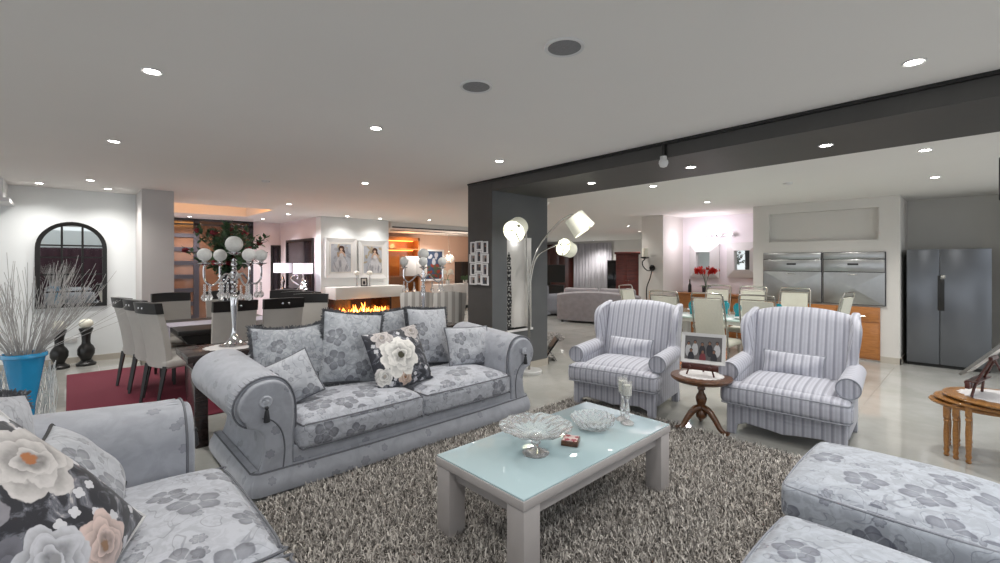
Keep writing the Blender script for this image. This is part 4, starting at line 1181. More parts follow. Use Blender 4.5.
def hall_frame(label, x0, x1, z0, z1, loc, rz):
    t = thing('framed_mirror', label, 'mirror', loc, rz)
    m = M(); frame_ring(m, x1 - x0, z1 - z0, .06, .04); m.build('frame', MT['espresso'], t, smooth=0)
    M().box((-(x1 - x0) / 2 + .05, -.012, -(z1 - z0) / 2 + .05), ((x1 - x0) / 2 - .05, -.002, (z1 - z0) / 2 - .05)).build('mirror_glass', plain('hall_mirror_dark', hx('221d22'), .08, .2), t, smooth=0)
hall_frame('narrow dark framed mirror on the pink hall wall', 0, .26, .7, 2.05, (4.27, 13.79, 1.35), 0)
hall_frame('wide dark framed mirror on the hall side wall behind the lamps', 0, 1.9, .5, 2.15, (4.39, 12.25, 1.32), R(-90))
t = thing('hall_console', 'narrow dark console under the hall mirror carrying two lamps', 'table', (4.15, 11.75, 0))
M().box((-.2, -1.0, .79), (.2, 1.0, .84), .005).build('tabletop', MT['espresso'], t)
for y in (-.9, .9): M().box((-.15, y - .05, 0), (.15, y + .05, .79), .005).build('leg', MT['espresso'], t)
def table_lamp(label, loc):
    t = thing('table_lamp', label, 'table lamp', loc, 0, 'hall table lamps')
    M().lathe([(.08, 0), (.08, .015), (.03, .04), (.045, .12), (.06, .2), (.03, .3), (.012, .36), (.012, .46)], 16).build('base', MT['chrome'], t)
    M().lathe([(.22, .43), (.22, .68), (.215, .68), (.215, .43)], 28, cap=False).lathe([(.215, .675), (.01, .675)], 28, cap=False).build('lamp_shade', MT['lampshade_lit'], t)
table_lamp('lit white drum lamp on the hall console, nearer the pink wall', (4.08, 12.6, .84))
table_lamp('lit white drum lamp on the hall console, nearer the fireplace', (4.05, 11.1, .84))
def figurine(label, loc, k):
    t = thing('figurine', label, 'ornament', loc); m = M()
    m.lathe([(.06, 0), (.06, .02), (.02, .03)], 16); b_ = m.build('base', MT['chrome'], t)
    m = M()
    if k: m.tube(spline([(0, 0, .02), (.08, 0, .12), (-.06, .02, .24), (-.11, 0, .33), (-.02, 0, .40), (.05, 0, .36), (.02, 0, .30)], 8), .018, 8)
    else:
        for i in range(7): m.ball((.05 * math.cos(i * 2.4) * (1 - i / 9), .05 * math.sin(i * 2.4), .06 + i * .04), .06 - i * .006, 8)
    m.build('ornament', MT['chrome'], t, smooth=30)
figurine('silver looping swan-like ornament on the hall console', (3.98, 11.35, .84), 1)
figurine('silver knobbly ornament on the hall console beside the fireplace', (4.0, 10.93, .84), 0)

# ------------------------------------------------------------------ fireplace
t = thing('fireplace', 'long modern fireplace with open flames under a pale mantel box', 'fireplace', (0, 0, 0))
M().box((4.5, 10.3, .665), (6.36, 10.897, .945), .004).build('mantel', MT['grey_wall'], t)
M().box((4.5, 10.3, 0), (5.98, 10.897, .17), .004).build('hearth', MT['grey_wall'], t)
M().box((4.52, 10.84, .17), (5.96, 10.89, .665)).box((5.93, 10.32, .17), (5.97, 10.84, .665)).build('firebox', plain('brown_fire_glass', hx('2e211c'), .15, var=.4, scale=5), t, smooth=0)
fl1, fl2 = M(), M(); rg = random.Random(8)
for k in range(46):
    x = 4.58 + (k + rg.random()) / 46 * 1.34; y = rg.uniform(10.42, 10.7); h = rg.uniform(.10, .30) * (1.25 if .25 < (x - 4.58) / 1.34 < .6 else .85); r = rg.uniform(.022, .045)
    lean = rg.uniform(-.05, .05)
    for (mm, f) in ((fl1, 1.0), (fl2, .6)):
        pr = [(.001, 0), (r * f, h * f * .12), (r * f * 1.05, h * f * .28), (r * f * .7, h * f * .5), (r * f * .35, h * f * .75), (.001, h * f)]
        b0 = len(mm.v); mm.lathe(pr, 8, (x, y - (.03 if f < 1 else 0), .2), cap=False)
        for i in range(b0, len(mm.v)):
            a, b_, c_ = mm.v[i]; q = (c_ - .2) / h; mm.v[i] = (a + lean * q * q + .015 * math.sin(q * 6 + k), b_, c_)
q = fl1.build('flames', MT['flame'], t); q['kind'] = 'stuff'
q2 = fl2.build('flame_cores', MT['flamecore'], t); q2['kind'] = 'stuff'
m = M()
for k in range(26): m.ball((4.56 + k * .054, 10.5 + .12 * math.sin(k * 2.3), .185), rg.uniform(.025, .045), 7, sz=.7)
q = m.build('pebbles', plain('fire_pebble', hx('4d4642'), .7, var=.3), t); q['kind'] = 'stuff'
gown = flat('painting_gown', 'd4d3d6'); hair = flat('painting_hair', '4a2f24'); skn = flat('painting_skin', 'cfae98'); bgl = flat('painting_backdrop', 'b9bcc4'); bg2 = flat('painting_backdrop_gold', 'b3a58c'); gsh = flat('painting_gown_shadow', 'a5a6ad')
rg = random.Random(6)
def gown_fig(dx, gold):
    s = [(bgl, 0, 0, .4, .5, 'r')]
    for i in range(18): s.append((bg2 if (i % 3 == 0 or gold) else gsh, rg.uniform(-.26, .26), rg.uniform(-.3, .34), rg.uniform(.02, .05), rg.uniform(.03, .09), rg.uniform(0, 3)))
    s += [(gown, dx, -.22, .20, .17, 0.0), (gown, dx, -.10, .12, .14, 0.0)]
    for i in range(22):
        x = rg.uniform(-.18, .18); s.append((gsh if i % 2 else gown, dx + x, -.22 + rg.uniform(-.1, .1), .012, .09, -x * 2))
    s += [(hair, dx, .235, .075, .07, .3), (hair, dx + .05, .17, .035, .07, .5), (skn, dx - .005, .13, .055, .045, 0.0), (skn, dx - .005, .215, .033, .042, 0.0), (gown, dx, .06, .05, .06, 0.0), (skn, dx - .07, .09, .018, .07, -.5), (skn, dx + .07, .09, .018, .07, .5), (hair, dx + .005, .258, .045, .022, .1)]
    return s
framed('painting', 'white framed painting of a dark-haired woman in a gown, above the flames', 'painting', .80, .97, .11, MT['white'], gown_fig(0, 0), (4.885, 10.89, 1.65), 0, 0, 'gown paintings', .06, .035, .035)
framed('painting', 'white framed painting of a gowned figure turned aside, nearer the salmon room', 'painting', .80, .98, .11, MT['white'], gown_fig(.05, 1), (5.74, 10.89, 1.61), 0, 0, 'gown paintings', .06, .035, .035)
def mantel_candle(label, x):
    t = thing('candlestick', label, 'candlestick', (x, 10.52, .946), 0, 'mantel candlesticks')
    M().lathe([(.05, 0), (.05, .01), (.012, .03), (.01, .16), (.018, .2), (.01, .26), (.04, .28)], 14).build('stem', MT['chrome'], t)
    M().ball((0, 0, .33), .075, 14, sz=.75).build('candle_ball', MT['whitepetal'], t)
mantel_candle('silver candlestick with white ball on the mantel, left of the small photo', 5.13)
mantel_candle('silver candlestick with white ball on the mantel, right of the small photo', 5.47)
framed('framed_photograph', 'small black photo frame standing on the fireplace mantel', 'photo frame', .16, .21, .025, MT['black'], [(MT['paper'], 0, 0, .1, .1, 'r'), (dk, 0, -.02, .03, .05, 0.0)], (5.29, 10.46, 1.055), R(-18), R(12))

# ------------------------------------------------------------------ salmon back room
t = thing('shelf_unit', 'orange-lit wooden shelf unit at the back of the salmon room', 'shelf', (0, 0, 0))
m = M(); m.box((7.3, 12.95, 0), (7.36, 13.3, 2.36)); m.box((8.5, 12.95, 0), (8.56, 13.3, 2.36)); m.box((7.3, 12.95, 2.26), (8.56, 13.3, 2.36)); m.box((7.3, 13.27, 0), (8.56, 13.3, 2.3)); m.build('carcass', MT['kwood'], t, smooth=0)
for z in (.55, 1.05, 1.95): M().box((7.36, 12.97, z), (8.5, 13.27, z + .04)).build('shelf', MT['kwood'], t, smooth=0)
M().box((7.4, 13.2, 1.92), (8.46, 13.24, 1.945)).build('strip_light', MT['orangeglow'], t, smooth=0)
M().box((7.4, 13.2, 2.235), (8.46, 13.24, 2.258)).build('strip_light', MT['orangeglow'], t, smooth=0)
t = thing('wall_cabinet', 'white cupboard in front of the orange-lit shelves', 'cabinet', (0, 0, 0))
M().box((7.78, 12.6, 1.10), (8.62, 12.94, 1.74), .005).build('body', MT['white'], t)
for x in (7.79, 8.21): M().box((x, 12.585, 1.11), (x + .4, 12.6, 1.73), .004).build('door', MT['white'], t)
bluep = flat('painting_blue', '3c4f6e'); redp = flat('painting_red', '8e3b2c'); grnp = flat('painting_green', '4d5a44')
sp = [(bluep, 0, 0, .5, .6, 'r')]
for i in range(30): sp.append(((redp if i % 2 else grnp), rg.uniform(-.3, .3), rg.uniform(-.42, -.02), rg.uniform(.04, .09), rg.uniform(.03, .07), rg.uniform(0, 3)))
for i in range(6): sp.append((bgl, rg.uniform(-.2, .2), rg.uniform(.1, .42), rg.uniform(.04, .08), rg.uniform(.05, .1), 0.0))
framed('painting', 'white framed blue and red abstract painting on the salmon wall', 'painting', .84, 1.10, .06, MT['white'], sp, (9.37, 13.29, 1.44), 0, 0, None, .04)
t = thing('pendant_lamp', 'round gold-lit pendant lamp hanging in the salmon room', 'pendant lamp', (9.25, 12.25, 0))
m = M()
for k in range(40):
    a = k * 2.4; zz = 1 - 2 * (k + .5) / 40; rr = math.sqrt(1 - zz * zz); m.ball((.16 * rr * math.cos(a), .16 * rr * math.sin(a), 1.66 + .16 * zz * .85), .035, 6)
m.build('lamp_shade', MT['crystal'], t, smooth=20)
M().ball((0, 0, 1.66), .07, 12).build('bulb', emit('warm_bulb', (1, .72, .4, 1), 4), t)
M().tube([(0, 0, 1.78), (0, 0, 2.49)], .006, 6).build('cord', MT['nickel'], t)
M().lathe([(.06, 2.48), (.06, 2.499), (.01, 2.499)], 16).build('ceiling_cap', MT['white'], t)
t = thing('tall_cabinet', 'dark brown cabinet against the salmon wall behind the column', 'cabinet', (0, 0, 0))
M().box((10.3, 12.9, 0), (11.25, 13.29, 1.56), .006).build('body', MT['espresso'], t)
for x in (10.32, 10.79): M().box((x, 12.88, .05), (x + .44, 12.9, 1.5), .004).build('door', MT['espresso'], t)
t = thing('sideboard', 'low white sideboard carrying the orchid in the salmon room', 'sideboard', (0, 0, 0))
M().box((8.6, 11.9, .1), (10.2, 12.3, .82), .006).build('body', MT['white'], t)
for x in (8.62, 9.15, 9.68): M().box((x, 11.885, .14), (x + .5, 11.9, .78), .004).build('door', MT['white'], t)
M().box((8.65, 11.95, 0), (10.15, 12.25, .1)).build('plinth', MT['espresso'], t, smooth=0)
def orchid(name, label, loc, petal, stems, h, spread, pot):
    t = thing(name, label, 'plant', loc); rg = random.Random(len(label))
    M().lathe([(.05, 0), (.07, .02), (.075, .12), (.07, .125), (.06, .11), (.001, .1)], 16).build('pot', pot, t)
    s, f, l = M(), M(), M()
    for k in range(stems):
        a = rg.uniform(0, 6.28); d = Vector((math.cos(a), math.sin(a), 0)) * spread
        pts = spline([(0, 0, .1), (d.x * .15, d.y * .15, h * .6), (d.x * .6, d.y * .6, h), (d.x, d.y, h * .93)], 5); s.tube(pts, .006, 5)
        for p in pts[len(pts) // 2:]:
            for q in range(2):
                c0 = Vector(p) + Vector((rg.gauss(0, .02), rg.gauss(0, .02), rg.gauss(0, .03)))
                for w_ in range(5):
                    aa = w_ * 1.256; dd = Vector((math.cos(aa), rg.uniform(-.3, .3), math.sin(aa))) * .042; n_ = Vector((-math.sin(aa), 0, math.cos(aa))) * .02
                    f.add([c0, c0 + dd * .6 + n_, c0 + dd, c0 + dd * .6 - n_], [(0, 1, 2, 3)])
    for k in range(6):
        a = k * 1.05; d = Vector((math.cos(a), math.sin(a), 0)); n_ = Vector((-d.y, d.x, 0)) * .03; b0 = Vector((0, 0, .11))
        l.add([b0, b0 + d * .1 + n_ + Vector((0, 0, .05)), b0 + d * .2 + Vector((0, 0, .02)), b0 + d * .1 - n_ + Vector((0, 0, .05))], [(0, 1, 2, 3)])
    s.build('stem', MT['green'], t); f.build('blooms', petal, t, smooth=0); l.build('leaves', MT['green'], t, smooth=0)
orchid('orchid', 'white orchid in a pot on the white sideboard', (9.05, 12.05, .82), MT['whitepetal'], 4, .42, .16, MT['white'])
orchid('potted_plant', 'small green potted plant at the right end of the white sideboard', (9.75, 12.0, .82), MT['green'], 5, .2, .14, MT['white'])

def striped_chair(label, loc, rz):
    t = thing('slipper_chair', label, 'chair', loc, rz, 'grey striped high-back chairs')
    M().rbox((0, -.05, .42), (.50, .5, .14), .05, 8, crown=.02).build('seat', MT['gst'], t, smooth=60, uv='stripe')
    m = M(); seg = 14; vs = []; prof = [(.17, .3), (.19, .6), (.24, .98), (.27, 1.06), (.30, 1.06), (.31, .98), (.28, .6), (.27, .12)]
    for i in range(seg + 1):
        u = -1 + 2 * i / seg
        for y, z in prof: vs.append((u * (.225 + .035 * (z > .9)), y - .05 * u * u, z + (.03 * (1 - u * u) if z > .9 else 0)))
    k = len(prof); fs = [(i * k + j, (i + 1) * k + j, (i + 1) * k + (j + 1) % k, i * k + (j + 1) % k) for i in range(seg) for j in range(k)] + [tuple(range(k)), tuple(seg * k + j for j in range(k))]
    m.add(vs, fs).build('backrest', MT['gst'], t, smooth=50, uv='stripe')
    for x in (-1, 1):
        for y in (-.24, .22): M().tube([(x * .19, y, 0), (x * .2, y, .36)], [.016, .024], 4).build('leg', MT['espresso'], t, smooth=0)
n = N('broad_grey_stripe', .7); u, v, _ = n.sep(n.uv()); n.color(n.mix((((u * 9).fract() - .5).abs()).smooth(.2, .28), hx('9c9893'), hx('c2bfba'))); MT['gst'] = n.m
striped_chair('broad-striped grey chair behind the right candelabra', (4.08, 6.28, 0), R(150))
striped_chair('broad-striped grey chair beside the charcoal column', (4.47, 5.92, 0), R(146))

# ------------------------------------------------------------------ lounge beyond the column
def far_sofa(label, loc, rz, w, mat):
    t = thing('lounge_sofa', label, 'sofa', loc, rz)
    m = M(); seg = 24; vs = []; prof = [(.30, .06), (.31, .5), (.38, .74), (.46, .78), (.53, .74), (.54, .5), (.52, .06)]
    for i in range(seg + 1):
        u = -1 + 2 * i / seg
        for y, z in prof: vs.append((u * w / 2, y - .12 * abs(u) ** 4, z + (.09 * (1 - u * u) - .05 if z > .6 else 0)))
    k = len(prof); fs = [(i * k + j, (i + 1) * k + j, (i + 1) * k + (j + 1) % k, i * k + (j + 1) % k) for i in range(seg) for j in range(k)] + [tuple(range(k)), tuple(seg * k + j for j in range(k))]
    m.add(vs, fs).build('backrest', mat, t, smooth=50)
    M().rbox((0, -.05, .22), (w - .1, .85, .32), .05, 8).build('base', mat, t, smooth=60)
    for s in (-1, 1):
        M().rbox((s * (w / 2 - .1), -.08, .36), (.24, .86, .56), .1, 8).build('arm', mat, t, smooth=60)
        M().rbox((s * (w / 4 - .06), -.1, .44), (w / 2 - .13, .66, .16), .05, 8, crown=.03).build('seat_cushion', mat, t, smooth=60)
        M().rbox((s * (w / 4 - .06), .2, .68), (w / 2 - .14, .18, .40), .07, 8).build('back_cushion', mat, t, smooth=60)
        for y in (-.4, .42): M().cyl((s * (w / 2 - .15), y, 0), (s * (w / 2 - .15), y, .08), .03, 10).build('foot', MT['espresso'], t)
far_sofa('grey velvet sofa seen from behind in the far lounge', (10.0, 6.75, 0), R(109), 2.1, MT['velvet'])
far_sofa('light grey sofa in the far lounge, half hidden by the column', (10.3, 9.35, 0), R(80), 2.0, MT['greysofa'])
t = thing('wardrobe', 'red-brown mahogany wardrobe with cornice in the far lounge', 'wardrobe', (13.45, 8.05, 0), R(30 + 90 - 180))
M().box((-.36, -.25, .05), (.36, .25, 1.80), .006).build('body', MT['mahog'], t)
M().box((-.41, -.3, 1.80), (.41, .27, 1.88), .02).build('cornice', MT['mahog'], t)
M().box((-.38, -.27, 0), (.38, .25, .06)).build('plinth', MT['mahog'], t, smooth=0)
for x in (-.34, .01):
    d = M().box((x, -.265, .1), (x + .33, -.25, 1.75), .005).build('door', MT['mahog'], t); M().ball((x + (.3 if x < 0 else .03), -.275, .95), .015, 8).build('handle', MT['nickel'], d)
t = thing('display_cabinet', 'narrow black cabinet left of the mahogany wardrobe', 'cabinet', (15.3, 9.7, 0), R(-60))
M().box((-.27, -.2, 0), (.27, .2, 1.62), .006).build('body', MT['black'], t)
M().box((-.25, -.215, .05), (.25, -.2, 1.57), .004).build('door', plain('smoked_glass', hx('18191c'), .1), t)
n = N('grey_curtain_fabric', .8); n.color(n.mix(n.noise(n.muladd(n.uv(), (8, .3, 0)), 3, 2), hx('b0adb3'), hx('d3d0d6')))
m = M(); seg = 120; vs = []
for i in range(seg + 1):
    u = i / seg; y = 11.85 + u * 2.15
    for z in (0.02, 2.46): vs.append((18.40 + .05 * math.sin(u * 75) + .015 * math.sin(u * 190), y, z))
fs = [(2 * i, 2 * i + 2, 2 * i + 3, 2 * i + 1) for i in range(seg)]
o = m.add(vs, fs).build('curtain', n.m, smooth=80); tag(o, 'floor-length grey pleated curtain on the far lounge wall', 'curtain')
sm = o.modifiers.new('thickness', 'SOLIDIFY'); sm.thickness = .004
t = thing('wall_unit', 'dark red-brown panelled wall cupboard beside the grey curtain', 'cupboard', (0, 0, 0))
M().box((18.1, 14.1, 0), (18.48, 16.55, 2.45)).build('body', MT['brownp'], t, smooth=0)
for k in range(4): M().box((18.085, 14.12 + k * .61, .05), (18.1, 14.70 + k * .61, 2.4), .004).build('door', MT['brownp'], t)
t = thing('television', 'black television on a stand before the red-brown cupboard', 'television', (15.9, 13.55, 0), R(-55))
M().box((-.75, -.03, .62), (.75, .03, 1.42), .01).build('screen', MT['black'], t)
M().box((-.7, -.2, 0), (.7, .2, .5), .01).build('cabinet', MT['black'], t)
M().box((-.1, -.06, .5), (.1, .04, .64)).build('stand', MT['black'], t, smooth=0)
t = thing('magazine_rack', 'zebra-patterned folding magazine rack beside the column foot', 'magazine rack', (5.56, 4.74, 0), R(-43))
n = N('zebra_hide', .7); wv = n.noise(n.muladd(n.uv(), (10, 30, 0)), 1, 2, .5, 2.0); n.color(n.mix((wv - .5).abs().smooth(.03, .06), hx('c8c5c0'), hx('171616')))
for s in (-1, 1):
    m = M(); m.prism([(-s * .12, 0), (-s * .085, 0), (s * .15, .34), (s * .115, .34)], -.16, .16, 'y'); m.build('side_panel', n.m if s < 0 else MT['black'], t, smooth=0)
o = M().lathe([(.01, .001), (.55, .001), (.56, .006), (.54, .01), (.01, .01)], 28, sx=1.1, sy=.55).build('hide_rug', n.m, loc=(7.2, 6.1, 0), rot=(0, 0, R(40))); tag(o, 'small zebra-patterned rug on the tiles of the lounge', 'rug')

# ------------------------------------------------------------------ kitchen dining set
t = thing('glass_dining_table', 'glass-topped kitchen dining table behind the striped armchairs', 'table', (0, 0, 0))
gt = N('green_tint_glass', .03); gt.color(hx('b9cfca')); gt.p.inputs['Coat Weight'].default_value = .5
M().box((6.56, 1.80, .735), (7.74, 3.55, .755), .004).build('glass_top', gt.m, t)
M().box((6.60, 1.85, .68), (7.7, 3.5, .735), .006).build('table_frame', MT['white'], t)
for x in (6.85, 7.45):
    for y in (2.1, 3.1): M().box((x - .06, y - .06, 0), (x + .06, y + .06, .68), .008).build('leg', MT['white'], t)
def kitchen_chair(label, loc, rz):
    t = thing('metal_frame_chair', label, 'chair', loc, rz, 'cream chairs round the glass table')
    M().rbox((0, -.02, .46), (.44, .44, .07), .03, 8, crown=.02).build('seat', MT['kcream'], t, smooth=60)
    m = M(); vs = []
    for s in (-1, 1):
        for i in range(9):
            u = -1 + 2 * i / 8
            for j in range(9):
                v = j / 8; vs.append((u * (.185 - .01 * v), .20 + .12 * v + s * .022 + .02 * math.sin(v * PI) * (1 - u * u), .46 + v * .60))
    fs = []
    for i in range(8):
        for j in range(8): fs += [(i * 9 + j, (i + 1) * 9 + j, (i + 1) * 9 + j + 1, i * 9 + j + 1), (81 + i * 9 + j, 81 + i * 9 + j + 1, 81 + (i + 1) * 9 + j + 1, 81 + (i + 1) * 9 + j)]
        fs += [(i * 9 + 8, (i + 1) * 9 + 8, 81 + (i + 1) * 9 + 8, 81 + i * 9 + 8), (i * 9, 81 + i * 9, 81 + (i + 1) * 9, (i + 1) * 9), (i, i + 1, 82 + i, 81 + i), (72 + i, 81 + 72 + i, 81 + 73 + i, 73 + i)]
    m.add(vs, fs).build('backrest', MT['kcream'], t, smooth=50)
    m = M()
    m.tube(spline([(-.21, .26, 0), (-.212, .20, .45), (-.212, .27, .82), (-.205, .335, 1.08), (-.195, .345, 1.12), (-.17, .35, 1.135), (0, .355, 1.14), (.17, .35, 1.135), (.195, .345, 1.12), (.205, .335, 1.08), (.212, .27, .82), (.212, .20, .45), (.21, .26, 0)], 4), .011, 6)
    m.tube([(-.205, .33, 1.075), (.205, .33, 1.075)], .008, 6); m.build('back_frame', MT['nickel'], t)
    for x in (-1, 1): M().tube([(x * .2, -.22, 0), (x * .2, -.2, .44)], .011, 6).build('leg', MT['nickel'], t)
    return t
k0 = kitchen_chair('cream metal-framed chair with its back right behind the family photo', (6.42, 2.46, 0), R(90 - 2))
for loc, rz, lab in [((6.42, 3.08, 0), R(92), 'cream metal-framed chair behind the further armchair'),
                     ((6.48, 1.88, 0), R(88), 'cream metal-framed chair behind the left wing of the nearer armchair'),
                     ((7.95, 3.16, 0), R(-90), 'cream metal-framed chair across the glass table, in front of the red orchid'),
                     ((7.95, 2.60, 0), R(-90), 'cream metal-framed chair across the glass table, middle of the far side'),
                     ((7.95, 2.0, 0), R(-90), 'cream metal-framed chair across the glass table, before the steel grills'),
                     ((7.15, 3.98, 0), R(-2), 'cream metal-framed chair at the table end near the pillar'),
                     ((7.72, 1.56, 0), R(172), 'cream metal-framed chair seen edge-on at the table end by the wood cabinet')]:
    dup(k0, loc, rz, lab)
for (x, y, lab) in [(6.90, 3.02, 'round teal glass vase on the kitchen table, furthest left'), (7.3, 2.68, 'round teal glass vase showing right of the tall cream chair back'),
                    (6.98, 2.40, 'round teal glass vase between two cream chair backs'), (7.35, 1.98, 'round teal glass vase before the steel grills')]:
    t = thing('round_vase', lab, 'vase', (x, y, .756), 0, 'teal glass vases on the kitchen table'); t.scale = (.66, .66, .8)
    M().lathe([(.04, 0), (.05, .015), (.05, .08), (.075, .115), (.085, .165), (.07, .215), (.045, .235), (.05, .25), (.04, .25), (.03, .23), (.001, .22)], 18).build('body', MT['teal'], t)
for (x, y, lab) in [(6.78, 3.28, 'white plate on the glass table end near the pillar'), (7.05, 2.72, 'white plate on the middle of the glass table'), (6.8, 2.25, 'white plate on the near edge of the glass table'), (7.45, 3.2, 'white plate on the far side of the glass table')]:
    o = M().lathe([(.06, 0), (.07, .004), (.125, .018), (.13, .022), (.07, .010), (.001, .008)], 24).build('plate', MT['white'], loc=(x, y, .756)); tag(o, lab, 'plate', 'plates on the glass table')
for (x, y, lab) in [(6.72, 2.92, 'wine glass on the glass table beside the tall chair back'), (6.95, 2.2, 'wine glass on the glass table behind the nearer armchair')]:
    o = M().lathe([(.035, 0), (.034, .004), (.005, .01), (.004, .09), (.03, .12), (.036, .16), (.03, .20), (.028, .2), (.033, .16), (.028, .123), (.001, .1)], 16).build('wine_glass', MT['crystal'], loc=(x, y, .756)); tag(o, lab, 'glass', 'wine glasses on the glass table')

# recess with two bevelled mirrors
def bevel_mirror(label, y, z, w, h, loc_x):
    t = thing('square_mirror', label, 'mirror', (loc_x, y, z), R(-90), 'white framed mirrors in the recess')
    m = M(); frame_ring(m, w, h, .17, .05, 0, 0, -.07); m.build('frame', MT['white'], t, smooth=0)
    M().box((-w / 2 + .165, -.03, -h / 2 + .165), (w / 2 - .165, -.01, h / 2 - .165)).build('mirror_glass', MT['mirror'], t, smooth=0)
bevel_mirror('white wide-framed square mirror behind the red orchid', 4.20, 1.57, .64, .74, 10.245)
bevel_mirror('white wide-framed square mirror nearer the steel grills', 3.40, 1.59, .64, .74, 10.245)
t = thing('spotlight_bar', 'chrome three-spot light bar above the white square mirrors', 'light', (10.24, 3.82, 2.12))
M().box((-.03, -.26, -.012), (0.0, .26, .012), .004).build('bar', MT['chrome'], t)
for y in (-.22, 0, .22):
    s = M().cyl((-.04, y, 0), (-.12, y + .02, .02), .035, 12, r1=.045).build('spot_head', MT['chrome'], t)
    M().cyl((-.118, y + .02, .02), (-.126, y + .022, .022), .038, 12).build('bulb', MT['bulb'], s)
t = thing('recess_counter', 'orange wood counter under the white square mirrors', 'cabinet', (0, 0, 0))
M().box((9.82, 2.9, .84), (10.24, 4.66, .88), .004).build('worktop', MT['kwood'], t)
M().box((9.86, 2.92, 0), (10.24, 4.64, .84), .003).build('body', MT['kwood'], t)
for k in range(3): M().box((9.845, 2.94 + k * .57, .06), (9.86, 3.48 + k * .57, .8), .003).build('door', MT['kwood'], t)
orchid('orchid', 'bright red orchid on the wood counter before the left mirror', (9.97, 4.07, .88), MT['redorchid'], 7, .50, .2, MT['dark'])
t = thing('bottle', 'slim dark bottle on the wood counter beside the pillar', 'bottle', (9.98, 4.42, .88))
M().lathe([(.035, 0), (.037, .01), (.037, .15), (.014, .2), (.013, .27), (.016, .275)], 14).build('body', MT['black'], t)
M().cyl((0, 0, .275), (0, 0, .30), .015, 10).build('cap', MT['nickel'], t)
# iron candle sconce on the pillar
t = thing('candle_sconce', 'wrought iron wall sconce with cream candle on the kitchen pillar', 'sconce', (9.28, 5.02, 0))
M().tube(spline([(-.02, .03, .55), (-.03, .04, .95), (-.04, -.05, 1.2), (-.06, -.11, 1.40)], 8), .013, 6).tube(spline([(-.05, -.1, 1.38), (-.09, -.02, 1.36), (-.10, .08, 1.45), (-.10, .1, 1.55), (-.09, .06, 1.6), (-.08, .05, 1.63)], 6), .012, 6).build('bracket', MT['iron'], t)
M().lathe([(.065, -.01), (.065, .01), (.02, .025)], 16, xf=Matrix.Translation((-.02, -.09, 1.42)) @ Matrix.Rotation(-PI / 2, 4, 'Y')).build('rosette', MT['iron'], t)
M().lathe([(.02, 1.62), (.09, 1.64), (.095, 1.66), (.02, 1.655)], 18, (-.08, .05, 0)).build('drip_pan', MT['iron'], t)
M().lathe([(.06, 1.66), (.06, 1.85), (.01, 1.845)], 18, (-.08, .05, 0)).build('candle', MT['candle'], t)

# ------------------------------------------------------------------ grills, cabinet, fridge
def grill(label, y0, y1):
    t = thing('built_in_grill', label, 'grill', (9.1, 0, 0), 0, 'stainless steel grills in the kitchen wall')
    z0, z1 = .87, 1.71
    M().box((-.035, y0, z0), (0, y1, z1), .003).build('surround', MT['dark'], t)
    M().box((-.065, y0 + .012, 1.60), (-.03, y1 - .012, z1 - .008), .006).build('hood_strip', MT['steel'], t)
    a = M().box((-.055, y0 + .012, 1.395), (-.03, y1 - .012, 1.59), .006).build('drawer', MT['steel'], t)
    ym = (y0 + y1) / 2
    M().box((-.063, ym - .07, 1.50), (-.05, ym + .07, 1.53), .004).build('handle', MT['black'], a)
    # folding door with an X crease
    ya, yb, za, zb = y0 + .012, y1 - .012, z0 + .01, 1.385
    c0 = (-.07, ym, (za + zb) / 2); q = [(-.045, ya, za), (-.045, yb, za), (-.045, yb, zb), (-.045, ya, zb)]
    m = M(); bq = [(-.03, p[1], p[2]) for p in q]
    m.add(q + [c0] + bq, [(0, 1, 4), (1, 2, 4), (2, 3, 4), (3, 0, 4), (0, 5, 6, 1), (1, 6, 7, 2), (2, 7, 8, 3), (3, 8, 5, 0)]); d = m.build('door', MT['steel'], t, smooth=0)
    M().box((-.062, ym - .06, zb - .045), (-.045, ym + .06, zb - .033), .002).build('badge', MT['nickel'], d)
grill('stainless built-in grill nearer the recess, left of the pair', 1.80, 2.68)
grill('stainless built-in grill nearer the fridge, right of the pair', .99, 1.79)
t = thing('kitchen_cabinet', 'orange wood low cabinet under the steel grills', 'cabinet', (9.1, 0, 0))
M().box((-.03, 1.06, .03), (-.002, 2.7, .845), .003).build('body', MT['kwood'], t)
for y, h0, h1 in ((1.075, .06, .60), (1.62, .06, .60), (2.165, .06, .60)):
    d = M().box((-.045, y, h0), (-.03, y + .52, h1), .003).build('door', MT['kwood'], t)
    d2 = M().box((-.045, y, .615), (-.03, y + .52, .83), .003).build('drawer', MT['kwood'], t)
    M().tube([(-.065, y + .16, .70), (-.065, y + .30, .70)], .006, 6).build('handle', MT['nickel'], d2)
fr_ang = R(-90 - 8)
t = thing('fridge', 'grey side-by-side double-door fridge in the alcove', 'fridge', (9.60, .345, 0), R(-90 + 3))
M().box((-.44, -.30, .03), (.44, .34, 1.74), .006).build('body', MT['fridge'], t)
M().box((-.43, -.31, 0), (.43, .3, .05)).build('kick_plate', MT['black'], t, smooth=0)
d = M().box((-.44, -.36, .05), (-.085, -.305, 1.74), .008).build('door', MT['fridge'], t)
M().box((-.10, -.368, .84), (-.075, -.35, 1.35), .003).build('handle', MT['black'], d)
d = M().box((-.075, -.36, .05), (.44, -.305, 1.74), .008).build('door', MT['fridge'], t)
M().box((-.08, -.368, .84), (-.03, -.352, 1.30), .003).build('handle', MT['black'], d)
M().box((-.07, -.366, 1.31), (-.02, -.355, 1.36), .002).build('badge', MT['nickel'], d)
t = thing('hanging_television', 'black television corner hanging under the beam at the right edge', 'television', (4.72, -.29, 0), 0)
M().box((-.02, -.30, 1.98), (.02, .22, 2.28), .008, xf=Matrix.Translation((0, -.02, 2.1)) @ Matrix.Rotation(R(-10), 4, 'Y') @ Matrix.Translation((0, 0, -2.1))).build('screen', MT['black'], t)
